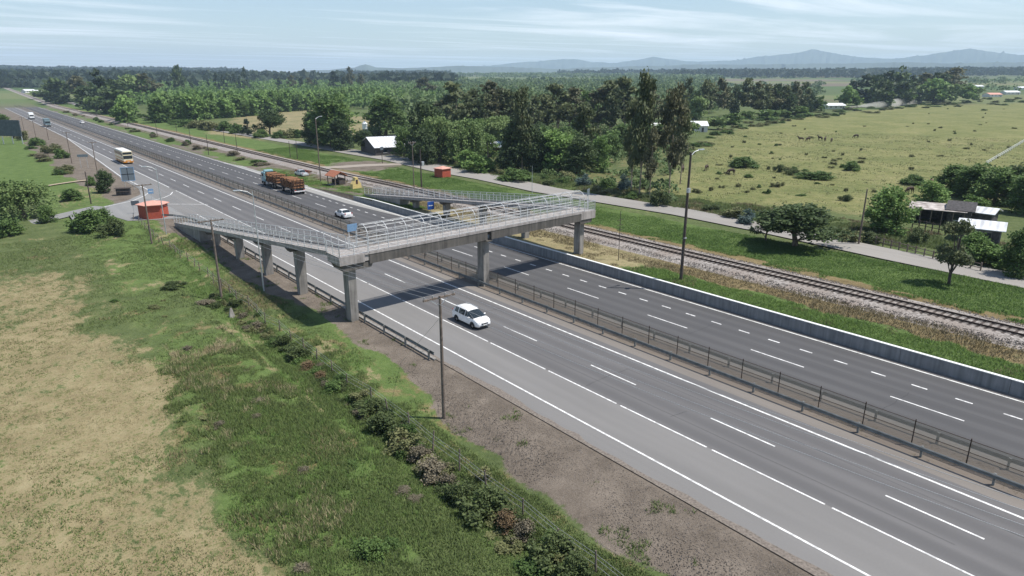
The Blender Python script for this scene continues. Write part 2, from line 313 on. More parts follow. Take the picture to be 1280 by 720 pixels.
def road_mat(name, a, b, track=0.0, centers=(), patch=.5, rough=.85):
    m = bpy.data.materials.new(name); m.use_nodes = True; t = m.node_tree; bs = t.nodes['Principled BSDF']; N = t.nodes.new; K = t.links.new
    bs.inputs['Roughness'].default_value = rough; bs.inputs['Specular IOR Level'].default_value = .25
    g = N('ShaderNodeNewGeometry')
    mp_ = N('ShaderNodeMapping'); mp_.inputs['Scale'].default_value = (.55, .035, 1); K(g.outputs['Position'], mp_.inputs[0])
    n1 = N('ShaderNodeTexNoise'); n1.inputs['Scale'].default_value = 1.6; n1.inputs['Detail'].default_value = 6; K(mp_.outputs[0], n1.inputs['Vector'])
    n2 = N('ShaderNodeTexNoise'); n2.inputs['Scale'].default_value = 9; n2.inputs['Detail'].default_value = 8; n2.inputs['Roughness'].default_value = .75; K(g.outputs['Position'], n2.inputs['Vector'])
    n3 = N('ShaderNodeTexNoise'); n3.inputs['Scale'].default_value = .09; n3.inputs['Detail'].default_value = 4; K(g.outputs['Position'], n3.inputs['Vector'])
    s1 = N('ShaderNodeMath'); s1.operation = 'MULTIPLY_ADD'; s1.inputs[1].default_value = .45; K(n1.outputs['Fac'], s1.inputs[0])
    s2 = N('ShaderNodeMath'); s2.operation = 'MULTIPLY'; s2.inputs[1].default_value = .35; K(n2.outputs['Fac'], s2.inputs[0]); K(s2.outputs[0], s1.inputs[2])
    s3 = N('ShaderNodeMath'); s3.operation = 'MULTIPLY_ADD'; s3.inputs[1].default_value = patch * .5; K(n3.outputs['Fac'], s3.inputs[0]); K(s1.outputs[0], s3.inputs[2])
    r = N('ShaderNodeValToRGB'); r.color_ramp.elements[0].position = .35; r.color_ramp.elements[1].position = .85
    r.color_ramp.elements[0].color = (*a, 1); r.color_ramp.elements[1].color = (*b, 1)
    K(s3.outputs[0], r.inputs[0]); out = r.outputs[0]
    if track:
        sx = N('ShaderNodeSeparateXYZ'); K(g.outputs['Position'], sx.inputs[0]); acc = None
        for c in centers:
            d = N('ShaderNodeMath'); d.operation = 'SUBTRACT'; d.inputs[1].default_value = c; K(sx.outputs['X'], d.inputs[0])
            ab = N('ShaderNodeMath'); ab.operation = 'ABSOLUTE'; K(d.outputs[0], ab.inputs[0])
            mr = N('ShaderNodeMapRange'); mr.interpolation_type = 'SMOOTHSTEP'; mr.inputs[1].default_value = .15; mr.inputs[2].default_value = .75; mr.inputs[3].default_value = 1; mr.inputs[4].default_value = 0; K(ab.outputs[0], mr.inputs[0])
            if acc is None: acc = mr.outputs[0]
            else:
                q = N('ShaderNodeMath'); q.operation = 'MAXIMUM'; K(acc, q.inputs[0]); K(mr.outputs[0], q.inputs[1]); acc = q.outputs[0]
        mu = N('ShaderNodeMath'); mu.operation = 'MULTIPLY'; mu.inputs[1].default_value = track; K(acc, mu.inputs[0])
        mm = N('ShaderNodeMath'); mm.operation = 'MULTIPLY'; K(mu.outputs[0], mm.inputs[0]); K(n1.outputs['Fac'], mm.inputs[1])
        mix = N('ShaderNodeMix'); mix.data_type = 'RGBA'; mix.inputs[7].default_value = (a[0] * .6, a[1] * .6, a[2] * .62, 1)
        K(mm.outputs[0], mix.inputs[0]); K(out, mix.inputs[6]); out = mix.outputs[2]
    K(out, bs.inputs['Base Color'])
    bp = N('ShaderNodeBump'); bp.inputs['Strength'].default_value = .15; bp.inputs['Distance'].default_value = .01; K(n2.outputs['Fac'], bp.inputs['Height']); K(bp.outputs[0], bs.inputs['Normal'])
    return m
M['asph'] = road_mat('worn_asphalt', (.105, .102, .102), (.170, .164, .160), .6, (35.3, 37.1, 39.0, 40.7))
M['asph2'] = road_mat('dark_asphalt', (.074, .073, .074), (.120, .117, .116), .6, (48.9, 50.7, 52.6, 54.3, 56.0, 57.6))
M['shoulder'] = road_mat('pale_shoulder_asphalt', (.155, .15, .144), (.235, .226, .215), 0)
M['edge'] = road_mat('dusty_edge', (.15, .135, .12), (.25, .225, .20), 0)
M['median'] = road_mat('dusty_median', (.115, .096, .08), (.215, .182, .15), 0)
M['sideroad'] = road_mat('gravelly_side_road', (.23, .215, .195), (.33, .31, .28), 0)
M['apron'] = road_mat('pale_junction_asphalt', (.19, .19, .185), (.27, .265, .255), 0)
M['concpave'] = road_mat('bus_bay_concrete', (.24, .235, .22), (.36, .35, .33), 0)
M['ballast'] = None
def paint_mat():
    m = bpy.data.materials.new('road_paint'); m.use_nodes = True; t = m.node_tree; bs = t.nodes['Principled BSDF']; N = t.nodes.new; K = t.links.new
    g = N('ShaderNodeNewGeometry'); n = N('ShaderNodeTexNoise'); n.inputs['Scale'].default_value = 2.2; n.inputs['Detail'].default_value = 8; n.inputs['Roughness'].default_value = .75
    K(g.outputs['Position'], n.inputs['Vector']); r = N('ShaderNodeValToRGB'); r.color_ramp.elements[0].position = .30; r.color_ramp.elements[1].position = .56
    r.color_ramp.elements[0].color = (.26, .255, .245, 1); r.color_ramp.elements[1].color = (.74, .735, .71, 1)
    K(n.outputs['Fac'], r.inputs[0]); K(r.outputs[0], bs.inputs['Base Color']); bs.inputs['Roughness'].default_value = .7; return m
M['paint'] = paint_mat()
def ballast_mat(name, c1, c2, c3):
    m = bpy.data.materials.new(name); m.use_nodes = True; t = m.node_tree; bs = t.nodes['Principled BSDF']; N = t.nodes.new; K = t.links.new
    g = N('ShaderNodeNewGeometry'); v = N('ShaderNodeTexVoronoi'); v.inputs['Scale'].default_value = 5.5; K(g.outputs['Position'], v.inputs['Vector'])
    n = N('ShaderNodeTexNoise'); n.inputs['Scale'].default_value = .35; n.inputs['Detail'].default_value = 6; K(g.outputs['Position'], n.inputs['Vector'])
    hs = N('ShaderNodeSeparateColor'); K(v.outputs['Color'], hs.inputs[0])
    r = N('ShaderNodeValToRGB'); r.color_ramp.elements[0].color = (*c1, 1); r.color_ramp.elements[1].color = (*c2, 1); K(hs.outputs[0], r.inputs[0])
    mr = N('ShaderNodeMapRange'); mr.inputs[1].default_value = .42; mr.inputs[2].default_value = .68; K(n.outputs['Fac'], mr.inputs[0])
    mix = N('ShaderNodeMix'); mix.data_type = 'RGBA'; mix.inputs[7].default_value = (*c3, 1); K(mr.outputs[0], mix.inputs[0]); K(r.outputs[0], mix.inputs[6]); K(mix.outputs[2], bs.inputs['Base Color'])
    bs.inputs['Roughness'].default_value = .95
    bp = N('ShaderNodeBump'); bp.inputs['Strength'].default_value = .6; bp.inputs['Distance'].default_value = .05; K(v.outputs['Distance'], bp.inputs['Height']); K(bp.outputs[0], bs.inputs['Normal'])
    return m
M['ballast'] = ballast_mat('track_ballast', (.15, .135, .12), (.38, .345, .315), (.24, .20, .17))

def terrain_mat():
    m = bpy.data.materials.new('field_soil_and_turf'); m.use_nodes = True; t = m.node_tree; bs = t.nodes['Principled BSDF']; N = t.nodes.new; K = t.links.new
    bs.inputs['Roughness'].default_value = .95; bs.inputs['Specular IOR Level'].default_value = .1
    g = N('ShaderNodeNewGeometry')
    def noise(sc, det=6, ro=.6, stretch=None):
        n = N('ShaderNodeTexNoise'); n.inputs['Scale'].default_value = sc; n.inputs['Detail'].default_value = det; n.inputs['Roughness'].default_value = ro
        if stretch:
            mp_ = N('ShaderNodeMapping'); mp_.inputs['Scale'].default_value = stretch; mp_.inputs['Rotation'].default_value = (0, 0, R(-25)); K(g.outputs['Position'], mp_.inputs[0]); K(mp_.outputs[0], n.inputs['Vector'])
        else: K(g.outputs['Position'], n.inputs['Vector'])
        return n.outputs['Fac']
    def attr(k):
        a = N('ShaderNodeAttribute'); a.attribute_name = k; return a.outputs['Fac']
    def math_(op, a, b=None, c=None):
        n = N('ShaderNodeMath'); n.operation = op
        for i, x in enumerate((a, b, c)):
            if x is None: continue
            if isinstance(x, (int, float)): n.inputs[i].default_value = x
            else: K(x, n.inputs[i])
        return n.outputs[0]
    def mapr(x, a, b, c=0, d=1):
        n = N('ShaderNodeMapRange'); n.interpolation_type = 'SMOOTHSTEP'; n.inputs[1].default_value = a; n.inputs[2].default_value = b; n.inputs[3].default_value = c; n.inputs[4].default_value = d; K(x, n.inputs[0]); return n.outputs[0]
    def ramp(x, stops):
        r = N('ShaderNodeValToRGB'); e = r.color_ramp.elements
        e[0].position, e[0].color = stops[0][0], (*stops[0][1], 1); e[1].position, e[1].color = stops[-1][0], (*stops[-1][1], 1)
        for p, c in stops[1:-1]:
            q = e.new(p); q.color = (*c, 1)
        K(x, r.inputs[0]); return r.outputs[0]
    def mix(f, a, b):
        n = N('ShaderNodeMix'); n.data_type = 'RGBA'; K(f, n.inputs[0]); K(a, n.inputs[6]); K(b, n.inputs[7]); return n.outputs[2]
    fine = noise(3.2, 8, .72); med = noise(.45, 6, .65); big = noise(.05, 5, .6); tuft = noise(1.3, 7, .7, (1, .55, 1)); huge = noise(.006, 5, .55)
    f2 = math_('ADD', math_('MULTIPLY', fine, .5), math_('MULTIPLY', med, .5))
    green = ramp(f2, [(.3, (.05, .07, .026)), (.5, (.09, .115, .044)), (.7, (.155, .165, .075))])
    lush = ramp(f2, [(.3, (.055, .088, .026)), (.5, (.095, .14, .042)), (.7, (.145, .19, .065))])
    tan = ramp(f2, [(.28, (.165, .132, .072)), (.5, (.255, .212, .118)), (.72, (.375, .32, .195))])
    weeds = ramp(f2, [(.3, (.10, .078, .04)), (.5, (.175, .135, .068)), (.7, (.27, .215, .115))])
    dirt = ramp(math_('ADD', math_('MULTIPLY', noise(14, 5, .8), .6), math_('MULTIPLY', med, .4)), [(.34, (.075, .062, .049)), (.5, (.15, .125, .10)), (.66, (.245, .208, .17))])
    base = mix(mapr(math_('ADD', attr('lush'), math_('MULTIPLY_ADD', med, .8, -.4)), .35, .65), green, lush)
    tan = mix(mapr(math_('ADD', math_('MULTIPLY', fine, .7), math_('MULTIPLY', tuft, .3)), .50, .60), tan, ramp(med, [(.3, (.10, .115, .042)), (.7, (.175, .17, .075))]))
    wmask = mapr(math_('ADD', attr('weed'), math_('MULTIPLY_ADD', math_('ADD', med, tuft), .9, -.9)), .38, .62)
    base = mix(wmask, base, weeds)
    # dry grass broken by tufts
    dm = math_('ADD', attr('dry'), math_('ADD', math_('MULTIPLY_ADD', tuft, 1.7, -.85), math_('ADD', math_('MULTIPLY_ADD', big, 1.1, -.55), math_('MULTIPLY_ADD', fine, .7, -.35))))
    base = mix(mapr(dm, .38, .64), base, tan)
    past = ramp(math_('ADD', math_('MULTIPLY', f2, .45), math_('ADD', math_('MULTIPLY', big, .25), math_('MULTIPLY', tuft, .30))), [(.36, (.06, .085, .028)), (.46, (.13, .145, .052)), (.55, (.20, .195, .082)), (.66, (.32, .275, .145))])
    base = mix(attr('past'), base, past)
    dmask = mapr(math_('ADD', attr('dirt'), math_('ADD', math_('MULTIPLY_ADD', med, 1.1, -.55), math_('MULTIPLY_ADD', fine, .6, -.3))), .4, .6)
    base = mix(dmask, base, dirt)
    # far farmland: parcels of crop and fallow
    v = N('ShaderNodeTexVoronoi'); v.inputs['Scale'].default_value = .0042; v.distance = 'MANHATTAN'; K(g.outputs['Position'], v.inputs['Vector'])
    hs = N('ShaderNodeSeparateColor'); K(v.outputs['Color'], hs.inputs[0])
    parcel = ramp(math_('MULTIPLY_ADD', med, .1, hs.outputs[0]), [(.1, (.075, .115, .04)), (.4, (.12, .15, .06)), (.6, (.17, .16, .085)), (.8, (.06, .10, .035)), (.95, (.15, .125, .09))])
    base = mix(attr('far'), base, parcel)
    woods = ramp(math_('ADD', math_('MULTIPLY', med, .4), math_('MULTIPLY', big, .6)), [(.3, (.016, .026, .018)), (.7, (.04, .06, .035))])
    base = mix(attr('wood'), base, woods)
    K(base, bs.inputs['Base Color'])
    bp = N('ShaderNodeBump'); bp.inputs['Strength'].default_value = .7; bp.inputs['Distance'].default_value = .12; K(math_('ADD', fine, math_('MULTIPLY', tuft, 1.2)), bp.inputs['Height']); K(bp.outputs[0], bs.inputs['Normal'])
    return m

# ================================================================== terrain
def geo(a, b, s, k):
    out = [a]
    while out[-1] < b: out.append(out[-1] + s); s *= k
    return out
xs = np.array(sorted(set([-x for x in geo(30, 15000, 3, 1.17)] + list(np.arange(-30, 28, 1.0)) + [28, 28.3, 28.6, 30, 34, 40, 44, 48, 54, 59.0, 59.32, 59.34, 59.5] + list(np.arange(60, 121, 1.0)) + geo(121, 15000, 1.8, 1.055))))
ys = np.array(sorted(set([-x for x in geo(20, 15000, 3, 1.2)] + list(np.arange(-20, 160, 1.25)) + geo(160, 15000, 2.0, 1.045))))
GX, GY = np.meshgrid(xs, ys); fx, fy = GX.ravel(), GY.ravel()
def vnoise(x, y, sc, seed):
    r = np.random.default_rng(seed); T = r.random((64, 64)); x = x / sc; y = y / sc
    i, j = np.floor(x).astype(int), np.floor(y).astype(int); u, v = x - i, y - j; u = u * u * (3 - 2 * u); v = v * v * (3 - 2 * v)
    g = lambda a, b: T[a % 64, b % 64]
    return g(i, j) * (1 - u) * (1 - v) + g(i + 1, j) * u * (1 - v) + g(i, j + 1) * (1 - u) * v + g(i + 1, j + 1) * u * v
def sdf(poly, X, Y):
    """signed distance to polygon, positive inside"""
    P = np.array(poly); n = len(P); d = np.full(X.shape, 1e9); ins = np.zeros(X.shape, bool)
    for i in range(n):
        a, b = P[i], P[(i + 1) % n]; e = b - a; wx, wy = X - a[0], Y - a[1]
        tt = np.clip((wx * e[0] + wy * e[1]) / (e @ e + 1e-9), 0, 1); d = np.minimum(d, np.hypot(wx - e[0] * tt, wy - e[1] * tt))
        c = ((a[1] > Y) != (b[1] > Y)) & (X < (b[0] - a[0]) * (Y - a[1]) / (b[1] - a[1] + 1e-12) + a[0]); ins ^= c
    return np.where(ins, d, -d)
def pxpoly(pts, z=None): return [at(*p, z)[:2] for p in pts]
DRYF = pxpoly([(60, 342), (110, 380), (170, 430), (220, 520), (290, 590), (318, 640), (300, 719)]) + [(6, 18), (2, 5), (-5, -10), (-60, -10), (-60, 115), (-5, 118)]
LUSH = pxpoly([(280, 585), (300, 520), (350, 530), (430, 520), (470, 560), (520, 600), (500, 680), (420, 700), (330, 650)])
LAWN = pxpoly([(-60, 175), (85, 172), (108, 222), (105, 232), (60, 240), (-60, 262)])
HFIELD = pxpoly([(830, 250), (860, 205), (900, 168), (1000, 145), (1150, 132), (1290, 128), (1400, 135), (1400, 230), (1100, 270), (1000, 260)])
RFIELD = pxpoly([(1225, 212), (1285, 178), (1400, 150), (1500, 220), (1280, 240)])
MFIELD = pxpoly([(255, 168), (300, 142), (380, 132), (480, 150), (450, 170), (330, 176)])
UNDER = pxpoly([(500, 206), (560, 196), (560, 160), (860, 150), (850, 200), (835, 252), (770, 240), (700, 228), (600, 208)])
PASTURE = pxpoly([(1005, 125), (1090, 108), (1290, 110), (1290, 122), (1060, 138)])
def zone(X, Y):
    r = np.hypot(X, Y); n1 = vnoise(X, Y, 7, 1) - .5; n2 = vnoise(X, Y, 2.2, 2) - .5; n3 = vnoise(X, Y, 25, 3) - .5
    left = X < 28.4
    dry = np.where(left, .05, .22); dry = dry + n3 * .3
    s = sdf(DRYF, X, Y) + n1 * 6 + n2 * 2
    fd = sstep(s, -1.5, 2.5); dry = dry * (1 - fd) + fd * (.62 + n3 * .35 + n1 * .2)
    lush = np.full(X.shape, .3) + n3 * .5
    lush = np.where(left & (Y < 200), lush + .25 * sstep(X, 8, 12) , lush)
    sl = sstep(sdf(LUSH, X, Y) + n1 * 4, -1, 1.5); lush = lush * (1 - sl) + sl * 1.0; dry = dry * (1 - sl) - .3 * sl
    sl = sstep(sdf(LAWN, X, Y), -2, 2); lush = lush * (1 - sl) + sl * 1.0; dry = dry * (1 - sl) - .35 * sl
    weed = np.zeros(X.shape) + .12
    # olive-brown patch between dry field and ditch
    m = left & (Y < 75) & (Y > 36); weed = np.where(m, .14 + .16 * sstep(np.abs(X - 13), 5, 1), weed)
    pt = sstep(vnoise(X, Y, 3.1, 15) * .6 + vnoise(X, Y, 1.2, 16) * .4, .56, .72) * left * (Y < 130); dry = dry + .40 * pt
    pt2 = sstep(vnoise(X, Y, 4.3, 17) * .6 + vnoise(X, Y, 1.5, 18) * .4, .55, .72) * left * (Y < 130); weed = weed + .30 * pt2
    bank = np.exp(-((X - 17.2 - n1 * 1.2) / .55) ** 2) * (Y < 70) * sstep(n3 + n1, -.25, .2); dry = dry + .55 * bank
    dch = np.exp(-((X - 19.0) / 1.0) ** 2) * (Y < 150); lush += dch * .6; weed -= dch * .3
    weed = np.where(left & (X > 20.5) & (X < 24.5), .38, weed)
    dirt = np.zeros(X.shape) - .2
    # gravel verge at the near road edge
    gx = np.interp(Y, [-20, 16, 20, 28, 36, 45, 58, 69, 85, 115, 130], [21.5, 22.2, 22.2, 22.6, 23.4, 24.2, 25.6, 24.6, 24.2, 24.0, 23])
    dirt = np.where(left, np.maximum(dirt, sstep(X - gx + n1 * 2.4 + n2, -.8, 1.0) * 1.0), dirt)
    dirt = np.where((X < 34.6) & (Y > 115), np.maximum(dirt * .0, sstep(X + n1 * 3, 17.5 + 2.5 * sstep(Y, 200, 130), 20.5 + 4 * sstep(Y, 200, 130)) * .95 + n1 * .35), dirt)
    dry = np.where((X < 34.6) & (X > 12) & (Y > 150), dry + .3, dry)
    dirt = np.where((X >= 28.25) & (X < 59.4), 1.0, dirt); dry = np.where((X >= 28.25) & (X < 59.4), 0, dry)
    # right of the wall
    R1 = (X > 59.5) & (X < 67.8); 
    k = sstep(X + n2 * 2.0, 63.3, 64.5); weed = np.where(R1, .15 + .8 * k, weed); lush = np.where(R1, .85 - .6 * k, lush); dry = np.where(R1, .0 + .25 * k, dry)
    stn = sstep(Y, 45, 60) * sstep(Y, 110, 95); dry = np.where(R1, dry * (1 - stn) + (.85 + n1) * stn, dry)
    tz = (Y > 118); dirt = np.where(R1 & tz, .2 + n1 * .9 + .3 * (X < 61.5) + .5 * sstep(X, 64.5, 66), dirt); weed = np.where(R1 & tz, .3, weed)
    R2 = (X >= 67.8) & (X < 74.6); dirt = np.where(R2, .8, dirt); weed = np.where(R2, .5, weed)
    R3 = (X >= 74.6) & (X < 88.5); k = sstep(X + n2 * 2, 77.5, 76.0); weed = np.where(R3, .12 + .75 * k, weed); lush = np.where(R3, .95 - .6 * k, lush); dry = np.where(R3, -.1 + .2 * k + .15 * sstep(Y, 140, 300), dry)
    jd = np.exp(-(((X - 84) / 9) ** 2 + ((Y - 168) / 12) ** 2)); dirt = np.maximum(dirt, np.where(X > 66, jd * 1.2, 0))
    R4 = X >= 96.5; dry = np.where(R4, .1 + n3 * .4, dry); weed = np.where(R4 & (X < 106), .32, weed)
    sh = sstep(sdf(HFIELD, X, Y) + n3 * 14, -6, 8); dry = dry * (1 - sh) + sh * (.60 + n3 * .25 + (vnoise(X, Y, 60, 9) - .5) * .3); lush = lush * (1 - sh) + .1 * sh; weed = weed * (1 - sh) + .15 * sh
    for P in (RFIELD, PASTURE):
        q = sstep(sdf(P, X, Y), -3, 3); lush = lush * (1 - q) + q * .9; dry = dry * (1 - q) - .25 * q
    q = sstep(sdf(MFIELD, X, Y), -6, 6); dry = dry * (1 - q) + .7 * q
    fw = X * SY_ + Y * CY; px = np.where(fw > 1, 640 + 870 * (X * CY - Y * SY_) / np.maximum(fw, 1), 640)
    far = sstep(r, 650, 900) * (1 - sh)
    wood = sstep(r, 1500, 2300) * sstep(px, 520, 400) * .9
    past = sh; fl = sstep(sdf(UNDER, X, Y), -4, 4); lush = lush * (1 - fl) + .1 * fl; weed = weed * (1 - fl) + .42 * fl
    return dict(past=past, dry=dry, lush=lush, weed=weed, dirt=dirt, far=far, wood=wood)
Z = hz(fx, fy)
nr = np.hypot(fx, fy)
road_corr = (fx > 28) & (fx < 59.4)
bump_ = (vnoise(fx, fy, 5, 11) - .5) * .22 + (vnoise(fx, fy, 17, 12) - .5) * .35
flat = ((fx > 59.4) & (fx < 60.4)) | ((fx > 66) & (fx < 76)) | ((fx > 86) & (fx < 99))
apr = (fx > 10) & (fx < 29) & (fy > 112) & (fy < 350)
Z = Z + np.where(road_corr | flat | apr, 0, bump_ * sstep(np.abs(fx - 43), 16, 20))
ny, nx = GX.shape; idx = np.arange(nx * ny).reshape(ny, nx)
F = np.stack([idx[:-1, :-1], idx[:-1, 1:], idx[1:, 1:], idx[1:, :-1]], -1).reshape(-1, 4)
gm = npmesh('ground', np.stack([fx, fy, Z], 1), F, terrain_mat(), zone(fx, fy), smooth=True)
tag(link('ground', gm), kind='structure')

# ------------------------------------------------------------------ roads
YA, YB = -60, 1500
def strip(name, x0, x1, z, m, y0=YA, y1=YB):
    n = 26; yy = np.linspace(0, 1, n) ** 2 * (y1 - y0) + y0
    mb = MB(); vs = [(x, y, z) for y in yy for x in (x0, x1)]
    mb.add(vs, [(2 * i, 2 * i + 1, 2 * i + 3, 2 * i + 2) for i in range(n - 1)])
    return tag(mb.build(name, m), kind='structure')
tag((lambda mb_: mb_.add([p for y, x in ((-60, 28.6), (0, 28.6), (60, 28.6), (110, 28.6), (150, 28.6), (195, 29.0), (246, 30.8), (300, 32.9), (345, 34.0), (600, 34.0), (1500, 34.0)) for p in ((x, y, 0), (34.5, y, 0))], [(2 * i, 2 * i + 1, 2 * i + 3, 2 * i + 2) for i in range(10)]))(MB()).build('shoulder', M['shoulder']), kind='structure')
strip('carriageway', 34.5, 42.6, .004, M['asph'])
strip('median_edge', 42.6, 43.9, .0, M['edge'])
strip('median', 43.9, 47.2, -.01, M['median'])
strip('median_edge', 47.2, 47.9, .0, M['edge'])
strip('carriageway', 47.9, 58.7, .004, M['asph2'])
strip('road_edge', 58.7, 59.3, .0, M['edge'])
def sheet(name, poly, z, m):
    bm = bmesh.new(); vs = [bm.verts.new((x, y, z)) for x, y in poly]; f = bm.faces.new(vs); f.normal_update()
    if f.normal.z < 0: f.normal_flip()
    bmesh.ops.triangulate(bm, faces=bm.faces[:]); me = bpy.data.meshes.new(name); bm.to_mesh(me); bm.free(); me.materials.append(m)
    return tag(link(name, me), kind='structure')
sheet('junction_apron', pxpoly([(150, 219), (172, 232), (176, 243), (158, 251), (122, 260), (86, 268), (92, 277), (140, 270), (160, 276), (206, 274), (235, 272), (262, 284)], 0) + [(28.7, 118), (28.7, 190)], -.004, M['apron'])
mb = MB(); vs = []; yy = np.arange(-20, 120, .5)
for y in yy:
    w_ = .12 + .55 * float(vnoise(np.array([y]), np.array([3.3]), 1.3, 91)[0]) ** 2 + .45 * float(vnoise(np.array([y]), np.array([7.7]), 6, 92)[0]) ** 2
    vs += [(28.45, y, .006), (28.6 + w_, y, .006)]
mb.add(vs, [(2 * i, 2 * i + 1, 2 * i + 3, 2 * i + 2) for i in range(len(yy) - 1)]); tag(mb.build('spilled_soil', mat('spilled_gravel', (.17, .145, .122), .95, var=.4, scale=7)), kind='structure')
# narrow lane that leaves the junction to the left
def ribbon(name, pts, w, m, dz=.03, z=None):
    mb = MB(); n = len(pts); vs = []
    for i, p in enumerate(pts):
        a = Vector(pts[max(i - 1, 0)][:2]); b = Vector(pts[min(i + 1, n - 1)][:2]); d = (b - a).normalized(); nn = Vector((-d.y, d.x))
        ww = w[i] if hasattr(w, '__len__') else w
        for s_ in (1, -1):
            x, y = p[0] + nn.x * ww / 2 * s_, p[1] + nn.y * ww / 2 * s_
            vs.append((x, y, (float(hz(x, y)) if z is None else z) + dz))
    mb.add(vs, [(2 * i, 2 * i + 2, 2 * i + 3, 2 * i + 1) for i in range(n - 1)])
    o = tag(mb.build(name, m), kind='structure')
    return o
def dense(pts, step):
    out = []
    for a, b in zip(pts[:-1], pts[1:]):
        n = max(1, int(math.hypot(b[0] - a[0], b[1] - a[1]) / step))
        out += [(a[0] + (b[0] - a[0]) * i / n, a[1] + (b[1] - a[1]) * i / n) for i in range(n)]
    return out + [pts[-1][:2]]
lane = dense([(18.5, 147.5), (13, 144.5), (6, 140), (0, 136.5), (-9, 131.5), (-30, 119)], 2)
ribbon('side_lane', lane, 4.2, M['apron'], .16)
ribbon('field_path', dense([at(60, 233)[:2], at(85, 229)[:2], at(110, 226)[:2]], 2), 1.6, mat('trodden_earth', (.34, .28, .19)), .22)
# side road beyond the railway
srp = [(91.6, -60), (91.6, 18), (92.6, 34), (94.8, 54), (95.6, 70), (94.6, 86), (93.4, 104), (95.4, 126), (95.6, 142), (98.5, 175), (97, 215), (94.5, 290), (92.5, 385), (90.5, 525), (90, 760), (90, 1300)]
srp_d = dense(srp, 6); wid = np.interp([p[1] for p in srp_d], [-60, 60, 120, 150, 200, 240, 400], [6.4, 6.2, 7.4, 9, 8.5, 6.2, 5.6])
ribbon('side_road', srp_d, list(wid), M['sideroad'], .16)
ribbon('crossing_track', dense([(70.5, 172), (76, 171), (84, 168), (93, 163)], 1.5), [4.5] * 20 if False else 4.6, mat('pale_gravel', (.30, .26, .215)), .10)
# bus bay by the shelter, past the end of the retaining wall
sheet('bus_bay', [(58.75, 96), (57.3, 112), (56.5, 122), (56.5, 146), (57.6, 165), (58.75, 200), (60.6, 190), (62.2, 172), (62.6, 150), (61.2, 135), (59.3, 124), (59.25, 97)], .0065, M['concpave'])
mb = MB()
kp = dense([(59.42, 124), (61.3, 134.8), (62.75, 150), (62.5, 160)], 1.0)
for a, b in zip(kp[:-1], kp[1:]): mb.bar((*a, .06), (*b, .06), .22, .16)
tag(mb.build('kerb', M['conc']), kind='structure')
ribbon('sand_patch', [(61.5, 176), (63.5, 181), (64.5, 186), (63.5, 192)], [1.5, 3.0, 2.6, .8], mat('pale_sand', (.42, .38, .31)), .05)

# ------------------------------------------------------------------ painted markings
mk = MB()
def stripe(x0, x1, y0, y1, z=.011): mk.add([(x0, y0, z), (x1, y0, z), (x1, y1, z), (x0, y1, z)], [(0, 1, 2, 3)])
def pline(pts, w, z=.011):
    n = len(pts); vs = []
    for i, p in enumerate(pts):
        a = Vector(pts[max(i - 1, 0)]); b = Vector(pts[min(i + 1, n - 1)]); d = (b - a).normalized(); vs += [(p[0] - d.y * w / 2, p[1] + d.x * w / 2, z), (p[0] + d.y * w / 2, p[1] - d.x * w / 2, z)]
    mk.add(vs, [(2 * i, 2 * i + 2, 2 * i + 3, 2 * i + 1) for i in range(n - 1)])
for a in np.arange(YA, 128, 60): stripe(30.42, 30.58, a, min(a + 60, 128))
for a in np.arange(YA, 1400, 60): stripe(41.66, 41.84, a, a + 60); stripe(58.36, 58.54, a, a + 60)
# left lane edge: long worn stripes with short breaks
y = -58
while y < 160: stripe(34.38, 34.52, y, y + 7.6); y += 8.0
for a in np.arange(160, 1400, 60): stripe(34.36, 34.54, a, a + 60)
for k in range(-5, 90):
    stripe(37.98, 38.12, 6.3 + 1.1 + 12.0 * k - .2, 6.3 + 1.1 + 12.0 * k + 4.8)
    stripe(51.63, 51.77, 12.55 + 11.95 * k, 12.55 + 11.95 * k + 5.0)
for k in range(-20, 170): stripe(55.1, 55.28, 10.0 + 3.12 * k, 11.15 + 3.12 * k)
for k in range(0, 22): stripe(58.36, 58.54, 98 + 3.1 * k, 99.2 + 3.1 * k, .0115)
pline(dense(pxpoly([(83, 172), (100, 184.5), (118, 197), (150, 220), (172, 231), (184, 236.5), (187, 240), (180, 245), (166, 251), (140, 256.5), (122, 260)], 0), 2), .2)
pline(dense(pxpoly([(216, 240), (213, 243.5), (205, 247), (192, 250.5)], 0), 1), .2)
pline(dense(pxpoly([(205, 255), (260, 255.5)], 0), 1), .2)
pline(dense([(59.2, 124.5), (61.0, 135), (62.4, 150), (62.0, 172), (60.3, 190), (58.5, 207)], 2), .18)
tag(mk.build('road_markings', M['paint']), kind='structure')

tar = mat('tar_seal', (.035, .035, .036), .7, var=.3); cr_ = MB(); rs = np.random.default_rng(12)
for (xa, xb) in ((34.7, 41.6), (48.0, 58.2)):
    for y0 in np.arange(4, 210, 17.0):
        y = y0 + rs.uniform(-6, 6); n = 14; a0, a1 = sorted(rs.uniform(xa, xb, 2)); xs_ = np.linspace(a0, max(a1, a0 + 1.5), n); yy_ = y + np.cumsum(rs.normal(0, .05, n)); pts = list(zip(xs_, yy_)); vs = []
        for (x, q) in pts: vs += [(x, q - .018, .0065), (x, q + .018, .0065)]
        cr_.add(vs, [(2 * i, 2 * i + 2, 2 * i + 3, 2 * i + 1) for i in range(n - 1)])
for x, ya, yb in ((36.35, 8, 60), (39.8, 2, 34), (53.2, 6, 70), (40.2, 60, 130)):
    n = 40; ys_ = np.linspace(ya, yb, n); xs_ = x + np.cumsum(rs.normal(0, .012, n)); vs = []
    for q, xx in zip(ys_, xs_): vs += [(xx - .015, q, .0068), (xx + .015, q, .0068)]
    cr_.add(vs, [(2 * i, 2 * i + 1, 2 * i + 3, 2 * i + 2) for i in range(n - 1)])
tag(cr_.build('sealed_cracks', tar), kind='structure')
